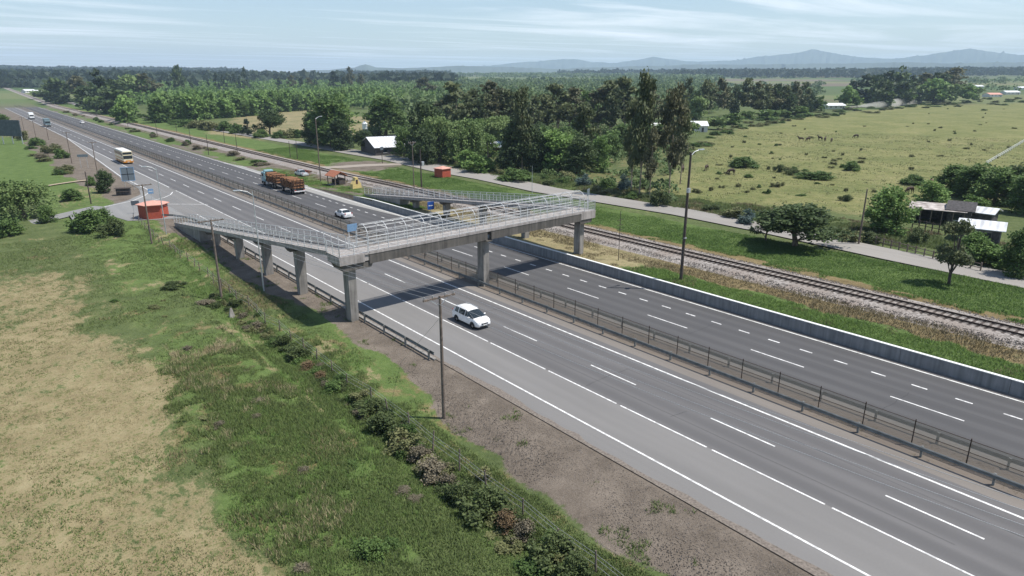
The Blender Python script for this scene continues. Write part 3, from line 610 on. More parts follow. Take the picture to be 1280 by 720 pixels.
# ------------------------------------------------------------------ ballast bed
mb = MB(); yy = geo(-60, 1400, 8, 1.03); prof = [(66.9, -.05), (68.5, .22), (69.6, .30), (72.6, .30), (73.6, .22), (75.0, -.05)]
vs = []
for y in yy:
    for (x, dz) in prof: vs.append((x, y, float(hz(x, y)) + dz))
n = len(prof); mb.add(vs, [(i * n + j, i * n + j + 1, (i + 1) * n + j + 1, (i + 1) * n + j) for i in range(len(yy) - 1) for j in range(n - 1)], True)
tag(mb.build('railbed', M['ballast']), kind='structure')
def bedz(y): return float(hz(71.1, y)) + .30
rw = thing('railway_track', 'single rusty railway track on grey ballast between highway and side road', 'railway track')
for x in (70.25, 71.93):
    m2 = MB(); yy2 = geo(-60, 1300, 10, 1.06)
    for a, b in zip(yy2[:-1], yy2[1:]):
        m2.bar((x, a, bedz(a) + .16), (x, b, bedz(b) + .16), .075, .17); m2.bar((x, a, bedz(a) + .09), (x, b, bedz(b) + .09), .16, .035)
    m2.build('rail', M['rust'], rw)
sl = MB(); sl.box((0, 0, 0), (2.75, .25, .12)); s0 = None; rest = MB()
k = 0; y = 2.0
while y < 420:
    if k < 100:
        if s0 is None: s0 = sl.build('sleeper', M['darkwood'], rw); o = s0
        else: o = s0.copy(); COL.objects.link(o); o.parent = rw
        o.location = (71.1, y, bedz(y) - .045)
    else: rest.box((71.1, y, bedz(y) - .045), (2.75, .25, .12))
    k += 1; y += .68
tag(rest.build('sleepers', M['darkwood'], rw), kind='stuff')

# ================================================================== barriers
# concrete retaining wall
rwall = thing('retaining_wall', 'long low grey concrete retaining wall with white top edge beside highway', 'wall')
m2 = MB(); m3 = MB()
for a in np.arange(-60, 116, 8.0): m2.box((59.43, a + 3.99, .545), (.25, 7.97, 1.23))
m2.box((59.43, 120.0, .38), (.25, 7.97, .9)); m3.box((59.43, 28.0, 1.19), (.33, 175.9, .06)); m3.bar((59.43, 116, 1.18), (59.5, 124, .84), .33, .06)
m2.build('wall_panel', M['wallconc'], rwall); m3.build('cap', M['captop'], rwall)
WB = [(-.03, 0), (.05, .05), (.05, .11), (-.03, .155), (.05, .20), (.05, .26), (-.03, .31)]
def guardrail(name, label, x, y0, y1, face, step=4.0, zt=.78, group=None, m=None):
    t = thing(name, label, 'guardrail', (0, 0, 0), 0, group)
    m2 = MB(); ys_ = geo(y0, y1, 20, 1.12); ys_[-1] = y1; vs = []
    for y in ys_:
        for (d, h) in WB: vs.append((x + face * (d + .06), y, zt - .31 + h))
    n = len(WB); m2.add(vs, [(i * n + j, i * n + j + 1, (i + 1) * n + j + 1, (i + 1) * n + j) for i in range(len(ys_) - 1) for j in range(n - 1)], True)
    m2.build('rail', m or M['railback'], t)
    pp = MB(); pp.box((0, 0, 0), (.15, .12, zt + .12)); pp.box((face * .06, 0, zt / 2 - .11), (.12, .16, .3)); p0 = None; rest = MB(); k = 0; y = y0 + .6
    while y < min(y1, y0 + 640):
        if k < 99:
            if p0 is None: p0 = pp.build('post', M['railback'], t); o = p0
            else: o = p0.copy(); COL.objects.link(o); o.parent = t
            o.location = (x - face * .07, y, zt / 2 - .05)
        else: rest.box((x - face * .07, y, zt / 2 - .05), (.15, .12, zt + .1))
        k += 1; y += step
    if rest.v: tag(rest.build('posts', M['railback'], t), kind='stuff')
    return t
guardrail('guardrail', 'steel guardrail on the median edge nearest the mesh fence and oncoming carriageway', 44.1, -40, 1200, -1)
guardrail('guardrail', 'dark steel guardrail along the far side of the median beside the far carriageway', 46.9, -40, 1200, 1)
g = guardrail('guardrail', 'short steel guardrail at the outer shoulder passing the footbridge ramp piers', 28.15, 45.5, 118, 1)
m2 = MB()
crv = [(28.21, 118), (28.0, 121), (27.3, 124), (26.2, 126.5), (24.8, 128)]
for a, b in zip(crv[:-1], crv[1:]): m2.bar((*a, .62), (*b, .62), .07, .30)
m2.build('rail_end', M['railback'], g)
m2 = MB(); m2.box((28.37, 82, .03), (.3, 73, .12)); tag(m2.build('kerb', M['conc']), kind='structure')
# median mesh fence
mf = thing('mesh_fence', 'tall rusty wire mesh fence along the highway median', 'fence')
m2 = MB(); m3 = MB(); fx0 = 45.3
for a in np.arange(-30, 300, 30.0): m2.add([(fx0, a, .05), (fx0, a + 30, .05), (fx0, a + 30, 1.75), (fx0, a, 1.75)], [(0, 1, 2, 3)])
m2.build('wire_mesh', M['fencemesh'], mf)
for z in (.95, 1.76): m3.tube([(fx0, -30, z), (fx0, 300, z)], .022, 5)
m3.build('rail', M['rust'], mf)
pp = MB(); pp.tube([(0, 0, 0), (0, 0, 1.9)], .035, 6); p0 = None
for k in range(98):
    if p0 is None: p0 = pp.build('post', M['rust'], mf); o = p0
    else: o = p0.copy(); COL.objects.link(o); o.parent = mf
    o.location = (fx0, -28 + k * 3.2, 0)

# ================================================================== footbridge
fb = thing('footbridge', 'concrete pedestrian footbridge with caged walkway and ramps crossing the whole highway', 'footbridge', (44, 59.6, 0))
fo = Vector((44, 59.6, 0))
def plan(p):
    x, y, z = p
    if x < 44 and y > 61.35: x -= .018 * (y - 61.35)                 # the near ramp drifts away from the road
    if x > 29: x = 29 + (x - 29) * .98
    return x, y + .05 * min(max(x - 27.4, 0), 34.6), z                # the span crosses slightly askew
def fpart(mb, name, m, parent=None):
    if parent is None:
        mb.v = [plan(p) for p in mb.v]; mb.v = [(p[0] - fo.x, p[1] - fo.y, p[2]) for p in mb.v]
    return mb.build(name, m, parent or fb)
DZ = 6.85; YN, YF = 58.45, 61.05; XL, XR = 26.1, 63.0
m2 = MB(); m2.box((44.88, 59.75, DZ - .08), (60.96 - 28.8, 2.6, .16)); fpart(m2, 'deck', M['deckconc'])
for (a, b) in ((29.3, 44.9), (45.5, 61.6)):
    m2 = MB()
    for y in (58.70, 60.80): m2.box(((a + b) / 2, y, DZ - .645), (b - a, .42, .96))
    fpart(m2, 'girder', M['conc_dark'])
m2 = MB()
for y in (YN + .06, YF - .06): m2.box(((29.3 + 61.6) / 2, y, DZ + .055), (61.6 - 29.3, .12, .105))
fpart(m2, 'kerb', M['deckconc'])
def pier(x, y, zb, zt, w0, w1, dx=.9, cap=2.5):
    m2 = MB()
    vs = [(x - dx / 2, y - w0 / 2, zb), (x + dx / 2, y - w0 / 2, zb), (x + dx / 2, y + w0 / 2, zb), (x - dx / 2, y + w0 / 2, zb), (x - dx / 2, y - w1 / 2, zt), (x + dx / 2, y - w1 / 2, zt), (x + dx / 2, y + w1 / 2, zt), (x - dx / 2, y + w1 / 2, zt)]
    m2.add(vs, [(3, 2, 1, 0), (4, 5, 6, 7), (0, 1, 5, 4), (1, 2, 6, 5), (2, 3, 7, 6), (3, 0, 4, 7)])
    return fpart(m2, 'pier', M['conc'])
def pcap(x, y, z, lx, ly, h):
    m2 = MB(); a, b = lx / 2, ly / 2; t = .28
    vs = [(x - a + t, y - b, z - h), (x + a - t, y - b, z - h), (x + a - t, y + b, z - h), (x - a + t, y + b, z - h), (x - a, y - b, z), (x + a, y - b, z), (x + a, y + b, z), (x - a, y + b, z)]
    m2.add(vs, [(3, 2, 1, 0), (4, 5, 6, 7), (0, 1, 5, 4), (1, 2, 6, 5), (2, 3, 7, 6), (3, 0, 4, 7)])
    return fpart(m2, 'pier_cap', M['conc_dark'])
# main piers
pier(27.5, 59.6, -.2, 5.35, 1.15, 1.15, .85); pier(45.2, 59.75, -.1, 5.5, 1.2, 1.2, .85); pier(62.0, 59.75, .8, 5.35, 1.1, 1.1, .8)
pcap(28.0, 59.75, 5.95, 3.6, 2.3, .62); pcap(45.2, 59.75, 5.62, 1.1, 2.5, .14); pcap(62.0, 59.75, 5.95, 2.6, 2.4, .62)
# corner landings
m2 = MB(); m2.box((27.4, 59.9, DZ - .13), (2.75, 2.9, .26)); m2.box((27.4, 58.56, DZ - .55), (2.7, .22, .60)); m2.box((26.14, 59.95, DZ - .55), (.22, 2.5, .60)); m2.box((29.0, 59.75, DZ - .52), (.6, 2.4, .54)); fpart(m2, 'landing', M['deckconc'])
m2 = MB(); m2.box((62.35, 59.9, DZ - .13), (2.75, 2.9, .26)); m2.box((62.35, 58.56, DZ - .62), (2.7, .22, .72)); m2.box((63.6, 59.95, DZ - .62), (.22, 2.5, .72)); m2.box((61.3, 59.75, DZ - .52), (.5, 2.4, .54)); fpart(m2, 'landing', M['deckconc'])
# ramps
YR0, YR1 = 61.35, 120.0
def rz_(y, zend): return DZ + (zend - DZ) * (y - YR0) / (YR1 - YR0)
def ramp(x0, x1, zend, piers, ground):
    m2 = MB(); N_ = 16; ya = np.linspace(YR0, YR1, N_)
    for a, b in zip(ya[:-1], ya[1:]):
        za, zb = rz_(a, zend), rz_(b, zend)
        vs = []
        for (y, z) in ((a, za), (b, zb)): vs += [(x0, y, z), (x1, y, z), (x1, y, z - .32), (x0, y, z - .32)]
        m2.add(vs, [(0, 1, 5, 4), (1, 2, 6, 5), (2, 3, 7, 6), (3, 0, 4, 7), (0, 3, 2, 1), (4, 5, 6, 7)])
        for x in (x0 + .05, x1 - .05): m2.bar((x, a, za + .09), (x, b, zb + .09), .1, .16)
    fpart(m2, 'ramp', M['deckconc'])
    xc = (x0 + x1) / 2
    for y in piers:
        zt = rz_(y, zend) - .33; h = zt - .35
        pier(xc + (.12 if x0 < 44 else 0), y, ground(xc, y), h, .75, 1.05 + .0 * y, .95); pcap(xc, y, zt, x1 - x0 + .3, .8, .42)
lg = lambda x, y: float(hz(x, y)) - .15
ramp(25.95, 28.25, .35, (71.3, 81.6, 92, 102), lg)
ramp(61.3, 63.6, 1.2, (71.3, 81.6, 92, 102), lg)
m2 = MB(); m2.prism([(25.95, 106), (28.25, 106), (28.25, 119.9), (25.95, 119.9)], -.5, .3); 
fpart(MB().add([(25.97, 106, -.5), (28.23, 106, -.5), (28.23, 119.9, -.5), (25.97, 119.9, -.5), (25.97, 106, rz_(106, .35) - .325), (28.23, 106, rz_(106, .35) - .325), (28.23, 119.9, .02), (25.97, 119.9, .02)], [(3, 2, 1, 0), (4, 5, 6, 7), (0, 1, 5, 4), (1, 2, 6, 5), (2, 3, 7, 6), (3, 0, 4, 7)]), 'abutment', M['conc'])
fpart(MB().add([(61.32, 106, .5), (63.58, 106, .5), (63.58, 119.9, .5), (61.32, 119.9, .5), (61.32, 106, rz_(106, 1.2) - .325), (63.58, 106, rz_(106, 1.2) - .325), (63.58, 119.9, .87), (61.32, 119.9, .87)], [(3, 2, 1, 0), (4, 5, 6, 7), (0, 1, 5, 4), (1, 2, 6, 5), (2, 3, 7, 6), (3, 0, 4, 7)]), 'abutment', M['conc'])
# ramp and landing railings: posts, rails, mesh infill
def railing(pts, h=1.25, step=1.75, axis='Y'):
    """one railing run along a polyline"""
    m2 = MB(); m3 = MB(); A = [Vector(p) for p in pts]
    for a, b in zip(A[:-1], A[1:]):
        for k, w in ((h, .05), (h * .66, .022), (h * .36, .022), (.14, .04)): m2.bar(a + Vector((0, 0, k)), b + Vector((0, 0, k)), w, w)
        n = max(1, round((b - a).length / step))
        for i in range(n + 1):
            p = a + (b - a) * i / n; m2.bar(p, p + Vector((0, 0, h + .02)), .06, .06)
        z = Vector((0, 0, 1)); m3.add([a + z * .15, b + z * .15, b + z * h, a + z * h], [(0, 1, 2, 3)])
    r = fpart(m2, 'railing', M['paintsteel']); 
    m3.v = [plan(p) for p in m3.v]; m3.v = [(p[0] - fo.x, p[1] - fo.y, p[2]) for p in m3.v]; m3.build('mesh_infill', M['railmesh'] if axis == 'Y' else M['railmeshx'], r)
for (x0, x1, ze) in ((25.95, 28.25, .35), (61.3, 63.6, 1.2)):
    for x in (x0 + .05, x1 - .05): railing([(x, YR0, DZ + .16), (x, YR1, ze + .16)])
railing([(26.1, YR0 - .05, DZ), (26.1, YN + .07, DZ)]); railing([(26.12, YN + .07, DZ), (29.2, YN + .07, DZ)], axis='X')
railing([(28.3, YF - .0, DZ), (29.2, YF - .0, DZ)], axis='X')
railing([(63.66, YR0 - .05, DZ), (63.66, YN + .07, DZ)]); railing([(63.64, YN + .07, DZ), (61.7, YN + .07, DZ)], axis='X')
# cage over the span
cg = MB(); hoops = np.linspace(29.3, 61.6, 15); yc = 59.75; hw = 1.24
def arch(x, a): return (x, yc - hw * math.cos(a), DZ + 1.55 + 1.12 * math.sin(a))
cage = None
for i, x in enumerate(hoops):
    m2 = MB(); pts = [(x, yc - hw, DZ + .1)] + [arch(x, a) for a in np.linspace(0, math.pi, 13)] + [(x, yc + hw, DZ + .1)]
    m2.tube(pts, .036, 6); fpart(m2, 'hoop', M['paintsteel'])
m2 = MB()
for a in np.linspace(0, math.pi, 8): m2.tube([arch(hoops[0], a), arch(hoops[-1], a)], .02, 5)
for z in (.2, .55, .95, 1.3):
    for s_ in (-1, 1): m2.tube([(hoops[0], yc + s_ * hw, DZ + z), (hoops[-1], yc + s_ * hw, DZ + z)], .022, 5)
fpart(m2, 'cage_rails', M['paintsteel'])
m3 = MB()
for s_ in (-1, 1): m3.add([(hoops[0], yc + s_ * hw, DZ + .2), (hoops[-1], yc + s_ * hw, DZ + .2), (hoops[-1], yc + s_ * hw, DZ + 1.3), (hoops[0], yc + s_ * hw, DZ + 1.3)], [(0, 1, 2, 3)])
fpart(m3, 'cage_mesh', M['railmeshx'])
for x in (hoops[:-1] + hoops[1:]) / 2:
    for s_ in (-1, 1):
        m2 = MB(); m2.bar((x, yc + s_ * hw, DZ + .1), (x, yc + s_ * hw, DZ + 1.3), .045); fpart(m2, 'cage_post', M['paintsteel'])
# notice boards on the bridge
m2 = MB(); m2.box((28.9, 61.1, DZ + 2.15), (1.1, .05, .75)); sg = fpart(m2, 'sign_panel', M['signpale'])
m2 = MB(); [m2.bar((x, 61.12, DZ), (x, 61.12, DZ + 1.8), .06) for x in (28.5, 29.3)]; fpart(m2, 'sign_post', M['paintsteel'])
m2 = MB(); m2.box((63.3, 59.5, DZ + 2.3), (1.15, .06, .85), .5); fpart(m2, 'sign_panel', M['signgrey'])
m2 = MB(); [m2.bar((x, y, DZ), (x, y, DZ + 2.0), .06) for x, y in ((62.95, 59.32), (63.6, 59.66))]; fpart(m2, 'sign_post', M['paintsteel'])

# ================================================================== vehicles (local +X = forward)
def wheel(parent, x, y, r=.32, w=.21, side=1, rim=True):
    m2 = MB(); n = 18; vs = []
    prof_ = [(r * .62, -w / 2), (r * .93, -w / 2), (r, -w * .32), (r, w * .32), (r * .93, w / 2), (r * .62, w / 2)]
    for i in range(n):
        a = 2 * math.pi * i / n
        for rr, d in prof_: vs.append((x + rr * math.cos(a), y + d, r + rr * math.sin(a)))
    k = len(prof_); m2.add(vs, [(i * k + j, ((i + 1) % n) * k + j, ((i + 1) % n) * k + j + 1, i * k + j + 1) for i in range(n) for j in range(k - 1)], True)
    wo_ = m2.build('wheel', M['tyre'], parent)
    m3 = MB(); vs = [(x, y + side * (w / 2 - .02), r)]
    for i in range(n):
        a = 2 * math.pi * i / n; vs.append((x + r * .64 * math.cos(a), y + side * (w / 2 - .045), r + r * .64 * math.sin(a)))
    m3.add(vs, [(0, 1 + i, 1 + (i + 1) % n) for i in range(n)]); m3.build('rim', M['rim'], wo_)
    return wo_
def car(name, label, cat, loc, rz, st, glass_side, ws, rwin, W=1.78, paint='white', wheels=(-1.32, 1.38), roofrails=False, group=None):
    """st: (x, zbottom, zbelt, zroof, halfwidth factor, roof halfwidth factor)"""
    t = thing(name, label, cat, loc, rz, group); w = W / 2
    rows = []
    for (x, zb, zt, zr, k, kr) in st:
        mid = (zb + zt) / 2 + .06
        h = [(w * k * .86, zb), (w * k * .985, zb + .10), (w * k, mid), (w * k * .965, zt), (w * kr, zr - .055 * (zr > zt + .1) - .008), (w * kr * .66, zr), (0, zr + .018)]
        rows.append([(x, -y_, z_) for y_, z_ in h] + [(x, y_, z_) for y_, z_ in reversed(h[:-1])])
    n = len(rows[0]); body = MB(); g = {'windscreen': MB(), 'rear_window': MB(), 'side_window': MB()}; g2 = MB()
    def quad(i, j): return [rows[i][j], rows[i][j + 1], rows[i + 1][j + 1], rows[i + 1][j]]
    off = 0.006
    bv = []; [bv.extend(r_) for r_ in rows]; bf = []
    for i in range(len(rows) - 1):
        for j in range(n - 1):
            bf.append((i * n + j, i * n + j + 1, (i + 1) * n + j + 1, (i + 1) * n + j))
        bf.append((i * n + n - 1, i * n, (i + 1) * n, (i + 1) * n + n - 1))
    bf.append(tuple(range(n - 1, -1, -1))); bf.append(tuple((len(rows) - 1) * n + j for j in range(n)))
    body.add(bv, bf, True); bo = body.build('body', M[paint], t)
    bv_ = bo.modifiers.new('edges', 'EDGE_SPLIT'); bv_.split_angle = R(38)
    def inset(q, a=.05):
        c = sum((Vector(p) for p in q), Vector()) / 4; nn = (Vector(q[1]) - Vector(q[0])).cross(Vector(q[2]) - Vector(q[1])).normalized()
        if nn.dot(c - Vector((c.x, 0, .6))) < 0 and abs(nn.z) < .98: nn = -nn
        if nn.z < -.05: nn = -nn
        return [Vector(p) + (c - Vector(p)) * a + nn * off for p in q]
    for i in glass_side:
        for j in (3, n - 5): 
            m2 = MB(); m2.add(inset(quad(i, j), .035), [(0, 1, 2, 3)]); m2.build('side_window', M['glass'], t)
    for nm, seg in (('windscreen', ws), ('rear_window', rwin)):
        m2 = MB()
        for i in seg:
            for j in range(4, n - 5): m2.add(inset(quad(i, j), .0), [(0, 1, 2, 3)], True)
        m2.build(nm, M['glass'], t)
    for x in wheels:
        for s_ in (-1, 1):
            m2 = MB(); vs = [(x, s_ * (w * .992), .33)]; 
            for a in range(17):
                q = math.pi * a / 16 * 1.12 - .19; vs.append((x + .40 * math.cos(q), s_ * (w + .004), .31 + .40 * math.sin(q)))
            m2.add(vs, [(0, i, i + 1) for i in range(1, 17)]); m2.build('wheel_arch', M['black'], t)
            wheel(t, x, s_ * (w - .08), .32, .2, s_)
    xf, xr = st[-1][0], st[0][0]
    for s_ in (-1, 1):
        m2 = MB(); m2.tube([(xf - .42, s_ * w * .80, .80), (xf - .20, s_ * w * .74, .74), (xf - .045, s_ * w * .58, .70)], [.04, .085, .05], 8); m2.build('headlight', M['lamp'], t)
        m2 = MB(); m2.box((xr + .06, s_ * w * .74, .93), (.12, .16, .30)); m2.build('tail_light', M['red_lamp'], t)
        m2 = MB(); m2.tube([(xf - 1.32, s_ * (w * .93), 1.0), (xf - 1.34, s_ * (w + .10), 1.04), (xf - 1.36, s_ * (w + .2), 1.04)], [.03, .08, .06], 8); m2.build('wing_mirror', M[paint], t)
    m2 = MB(); m2.box((xf + .0, 0, .58), (.06, W * .42, .12)); m2.build('grille', M['black'], t)
    m2 = MB(); m2.box((xf - .01, 0, .34), (.06, W * .62, .12)); m2.build('air_intake', M['black'], t)
    m2 = MB(); m2.box((xf + .035, 0, .46), (.02, .40, .12)); m2.build('number_plate', M['plate'], t)
    m2 = MB(); m2.box((xr - .015, 0, .74), (.03, .40, .12)); m2.build('number_plate', M['plate'], t)
    if roofrails:
        for s_ in (-1, 1): m2 = MB(); m2.tube([(-1.7, s_ * w * .62, 1.60), (-1.55, s_ * w * .62, 1.65), (.2, s_ * w * .62, 1.65), (.4, s_ * w * .62, 1.60)], .02, 5); m2.build('roof_rail', M['silver'], t)
    return t
MPV = [(-2.26, .34, .72, .80, .80, .66), (-2.22, .27, .92, .99, .90, .76), (-2.10, .24, 1.0, 1.10, .96, .80), (-1.70, .22, 1.03, 1.52, .985, .71), (-1.66, .22, 1.03, 1.54, .99, .72), (-1.05, .22, 1.0, 1.61, 1, .75), (-.97, .22, .99, 1.61, 1, .75), (.02, .22, .96, 1.57, 1, .74), (.08, .22, .96, 1.565, 1, .74), (.40, .22, .95, 1.50, 1, .72), (1.42, .22, .95, 1.01, .99, .80), (1.80, .23, .88, .935, .97, .78), (2.05, .25, .78, .85, .92, .72), (2.20, .28, .66, .74, .83, .62), (2.26, .34, .56, .62, .74, .55)]
car('minivan', 'white people carrier driving under the footbridge in the near carriageway', 'car', (36.15, 51.0, .01), R(-90), MPV, (4, 6, 8, 9), (9,), (2,), roofrails=True)
SED = [(-2.15, .36, .72, .80, .82, .68), (-2.12, .28, .90, .95, .92, .80), (-1.95, .24, .93, .99, .96, .82), (-1.50, .22, .94, 1.01, .98, .82), (-.86, .22, .93, 1.38, .99, .70), (-.80, .22, .93, 1.40, .99, .705), (-.12, .22, .92, 1.43, 1, .72), (-.04, .22, .92, 1.43, 1, .72), (.36, .22, .91, 1.39, 1, .70), (1.02, .22, .92, .97, .99, .80), (1.50, .23, .86, .90, .97, .78), (1.92, .26, .74, .79, .91, .70), (2.10, .30, .62, .68, .80, .60), (2.15, .36, .54, .58, .72, .52)]
car('sedan', 'white four door sedan following the log truck on the far carriageway', 'car', (50.0, 109.0, .01), R(90), SED, (4, 5, 7, 8), (8,), (3,), W=1.70, wheels=(-1.25, 1.32))
car('hatchback', 'white car far off on the far carriageway, driving away beyond the bus', 'car', (54.0, 447, .01), R(90), MPV, (4, 6, 8, 9), (9,), (2,))
car('hatchback', 'white car overtaking the distant white truck on the near carriageway', 'car', (39.6, 556, .01), R(-90), MPV, (4, 6, 8, 9), (9,), (2,))
px_ = at(370, 221)
PICK = [(-2.5, .45, .90, .93, .92, .86), (-2.45, .40, 1.0, 1.03, .96, .9), (-.75, .38, 1.0, 1.04, .98, .88), (-.62, .36, 1.02, 1.60, .99, .74), (-.55, .36, 1.02, 1.64, .99, .75), (.20, .36, 1.0, 1.66, 1, .76), (.27, .36, 1.0, 1.66, 1, .76), (.75, .36, 1.0, 1.60, 1, .74), (1.30, .36, 1.02, 1.08, .99, .82), (1.9, .36, .98, 1.03, .98, .80), (2.3, .38, .88, .94, .94, .75), (2.5, .44, .70, .76, .86, .66)]
car('pickup', 'pale pickup parked on the roadside verge behind the log truck', 'pickup', (64.6, 163.5, .12), R(92), PICK, (4, 6, 7), (7,), (2,), wheels=(-1.5, 1.55), paint='silver')

def rbox(name, dims, c, m, parent, bev=.08, seg=2):
    bm = bmesh.new(); bmesh.ops.create_cube(bm, size=1); bmesh.ops.scale(bm, vec=dims, verts=bm.verts)
    bmesh.ops.bevel(bm, geom=bm.edges[:], offset=bev, segments=seg, affect='EDGES', profile=.6); bmesh.ops.translate(bm, vec=c, verts=bm.verts)
    me = bpy.data.meshes.new(name); bm.to_mesh(me); bm.free(); me.materials.append(m); return link(name, me, parent)
def pbox(name, c, d, m, parent, rz=0): return MB().box(c, d, rz).build(name, m, parent)
# coach
b = thing('coach', 'cream and orange high deck coach driving towards the junction', 'bus', (36.2, 226.5, .01), R(-90))
rbox('body', (12.6, 2.55, 3.0), (0, 0, 2.05), M['cream'], b, .22, 3); rbox('roof', (12.2, 2.35, .28), (0, 0, 3.60), M['whitewall'], b, .1, 2)
rbox('skirt', (12.5, 2.575, .62), (0, 0, .66), M['orange'], b, .06); rbox('bumper', (.5, 2.5, .75), (6.12, 0, .72), M['orange'], b, .15)
for s_ in (-1, 1):
    for i in range(6): pbox('side_window', (-4.9 + i * 1.83, s_ * 1.279, 2.85), (1.74, .02, .85), M['glass'], b)
    pbox('side_stripe', (0, s_ * 1.279, 1.55), (11.6, .016, .28), M['orange'], b)
    for x in (-3.9, -2.6, 4.1): wheel(b, x, s_ * 1.14, .5, .3, s_)
    rbox('headlight', (.1, .42, .2), (6.34, s_ * .92, .95), M['lamp'], b, .03)
    m2 = MB(); m2.tube([(6.2, s_ * 1.2, 3.1), (6.55, s_ * 1.45, 2.9), (6.5, s_ * 1.45, 2.45)], [.03, .04, .09], 6); m2.build('wing_mirror', M['black'], b)
rbox('windscreen', (.12, 2.3, .95), (6.27, 0, 1.95), M['glass'], b, .05); rbox('upper_windscreen', (.12, 2.3, .72), (6.25, 0, 3.05), M['glass'], b, .05)
rbox('rear_window', (.08, 2.0, .8), (-6.29, 0, 2.8), M['glass'], b, .03); pbox('number_plate', (6.385, 0, .6), (.02, .5, .14), M['plate'], b)
# log truck and trailer
lt = thing('log_truck', 'pale blue cab log truck loaded with short logs on the far carriageway', 'truck', (53.5, 151.6, .01), R(90))
rbox('cab', (2.1, 2.45, 2.15), (3.9, 0, 1.95), M['tealcab'], lt, .15, 3); rbox('air_deflector', (1.1, 2.0, .55), (3.6, 0, 3.2), M['tealcab'], lt, .15)
rbox('windscreen', (.08, 2.15, .85), (4.94, 0, 2.35), M['glass'], lt, .03); rbox('bumper', (.3, 2.45, .5), (4.92, 0, .6), M['black'], lt, .06)
for s_ in (-1, 1):
    pbox('side_window', (4.15, s_ * 1.236, 2.4), (.95, .02, .65), M['glass'], lt); rbox('headlight', (.08, .36, .2), (4.97, s_ * .9, 1.0), M['lamp'], lt, .03)
    m2 = MB(); m2.tube([(4.75, s_ * 1.2, 2.6), (4.85, s_ * 1.45, 2.55), (4.8, s_ * 1.45, 1.95)], [.03, .04, .09], 6); m2.build('wing_mirror', M['black'], lt)
    pbox('fuel_tank', (1.9, s_ * .95, .75), (1.0, .45, .5), M['silver'], lt)
    for x in (3.9, -1.9, -3.2): wheel(lt, x, s_ * 1.05, .5, .34, s_)
pbox('chassis', (-.6, 0, .95), (8.6, .9, .28), M['black'], lt); pbox('bed', (-1.2, 0, 1.17), (6.6, 2.4, .14), M['black'], lt)
pbox('headboard', (2.15, 0, 2.2), (.08, 2.4, 2.1), M['rust'], lt)
for y_ in (-1.1, 0, 1.1): pbox('stake', (-4.55, y_, 2.2), (.09, .1, 2.1), M['rust'], lt)
def stack(t0, xa, xb, zb, rows_, label):
    """short logs loaded crosswise: each log is a thing"""
    d = .34; n = int((xb - xa) / d); first = None
    for r_ in range(rows_):
        for i in range(n - (r_ % 2)):
            yy_ = t0.location.y + xa + d * (i + .5 + .5 * (r_ % 2)) + float(rng.normal(0, .03)); zz = zb + d * .5 + r_ * d * .88 + float(rng.normal(0, .035))
            if r_ == rows_ - 1 and rng.random() < .25: continue
            if stack.first is None:
                m2 = MB(); m2.tube([(-1.2, 0, 0), (-.3, .012, .008), (.6, -.01, 0), (1.2, .008, 0)], [.172, .165, .162, .155], 9); stack.first = m2.build('log', M['logend']); stack.first.data.attributes.new('tone', 'FLOAT', 'POINT').data.foreach_set('value', np.full(len(stack.first.data.vertices), .5, np.float32)); o = stack.first
            else: o = stack.first.copy(); COL.objects.link(o)
            o.location = (t0.location.x + float(rng.normal(0, .11)), yy_, zz); q_ = float(rng.uniform(.82, 1.05)); o.scale = (1, q_, q_); o.rotation_euler = (float(rng.random() * 6), float(rng.normal(0, .012)), float(rng.normal(0, .02)))
            tag(o, label, 'log', label.replace('short debarked log', 'short logs'))
stack.first = None
stack(lt, -4.45, 2.05, 1.25, 6, 'short debarked log stacked on the log truck bed behind its cab')
tl = thing('log_trailer', 'stake trailer full of short logs towed behind the log truck', 'trailer', (53.5, 141.0, .01), R(90))
pbox('bed', (0, 0, 1.17), (7.6, 2.45, .16), M['black'], tl); pbox('chassis', (0, 0, .95), (7.4, .9, .26), M['black'], tl); pbox('drawbar', (4.6, 0, .85), (2.0, .14, .14), M['black'], tl)
for x in (3.75, -3.75):
    for y_ in (-1.1, -.37, .37, 1.1): pbox('stake', (x, y_, 2.2), (.09, .1, 2.1), M['rust'], tl)
for s_ in (-1, 1):
    for x in (2.8, -1.7, -3.0): wheel(tl, x, s_ * 1.05, .5, .34, s_)
    pbox('tail_light', (-3.86, s_ * .95, .95), (.06, .35, .14), M['red_lamp'], tl); pbox('mudguard', (-3.3, s_ * 1.0, 1.06), (1.0, .4, .04), M['silver'], tl)
rbox('rear_bumper', (.1, 2.35, .2), (-3.84, 0, .72), M['white'], tl, .02)
stack(tl, -3.65, 3.65, 1.27, 6, 'short debarked log stacked on the trailer behind the log truck')
# far lorries on the near carriageway
def lorry(label, loc, cabp, boxp, L_):
    t = thing('lorry', label, 'truck', loc, R(-90))
    rbox('cab', (2.1, 2.4, 2.3), (L_ / 2, 0, 1.95), M[cabp], t, .15); rbox('windscreen', (.08, 2.1, .85), (L_ / 2 + 1.04, 0, 2.3), M['glass'], t, .03)
    rbox('cargo_box', (L_, 2.5, 2.9), (-1.1, 0, 2.55), M[boxp], t, .06); pbox('chassis', (-.6, 0, .85), (L_ + 2, .9, .3), M['black'], t)
    for s_ in (-1, 1):
        for x in (L_ / 2, -L_ / 2 + .6, -L_ / 2 - .8 + .6): wheel(t, x, s_ * 1.05, .5, .34, s_)
        rbox('headlight', (.08, .36, .2), (L_ / 2 + 1.04, s_ * .9, 1.0), M['lamp'], t, .03)
    pbox('bumper', (L_ / 2 + 1.0, 0, .6), (.2, 2.4, .4), M['black'], t); return t
lorry('dark grey box lorry on the near carriageway behind the coach', (36.2, 430, .01), 'greybox', 'greybox', 7.2)
lorry('white lorry farthest off on the near carriageway', (36.2, 518, .01), 'white', 'white', 8.0)

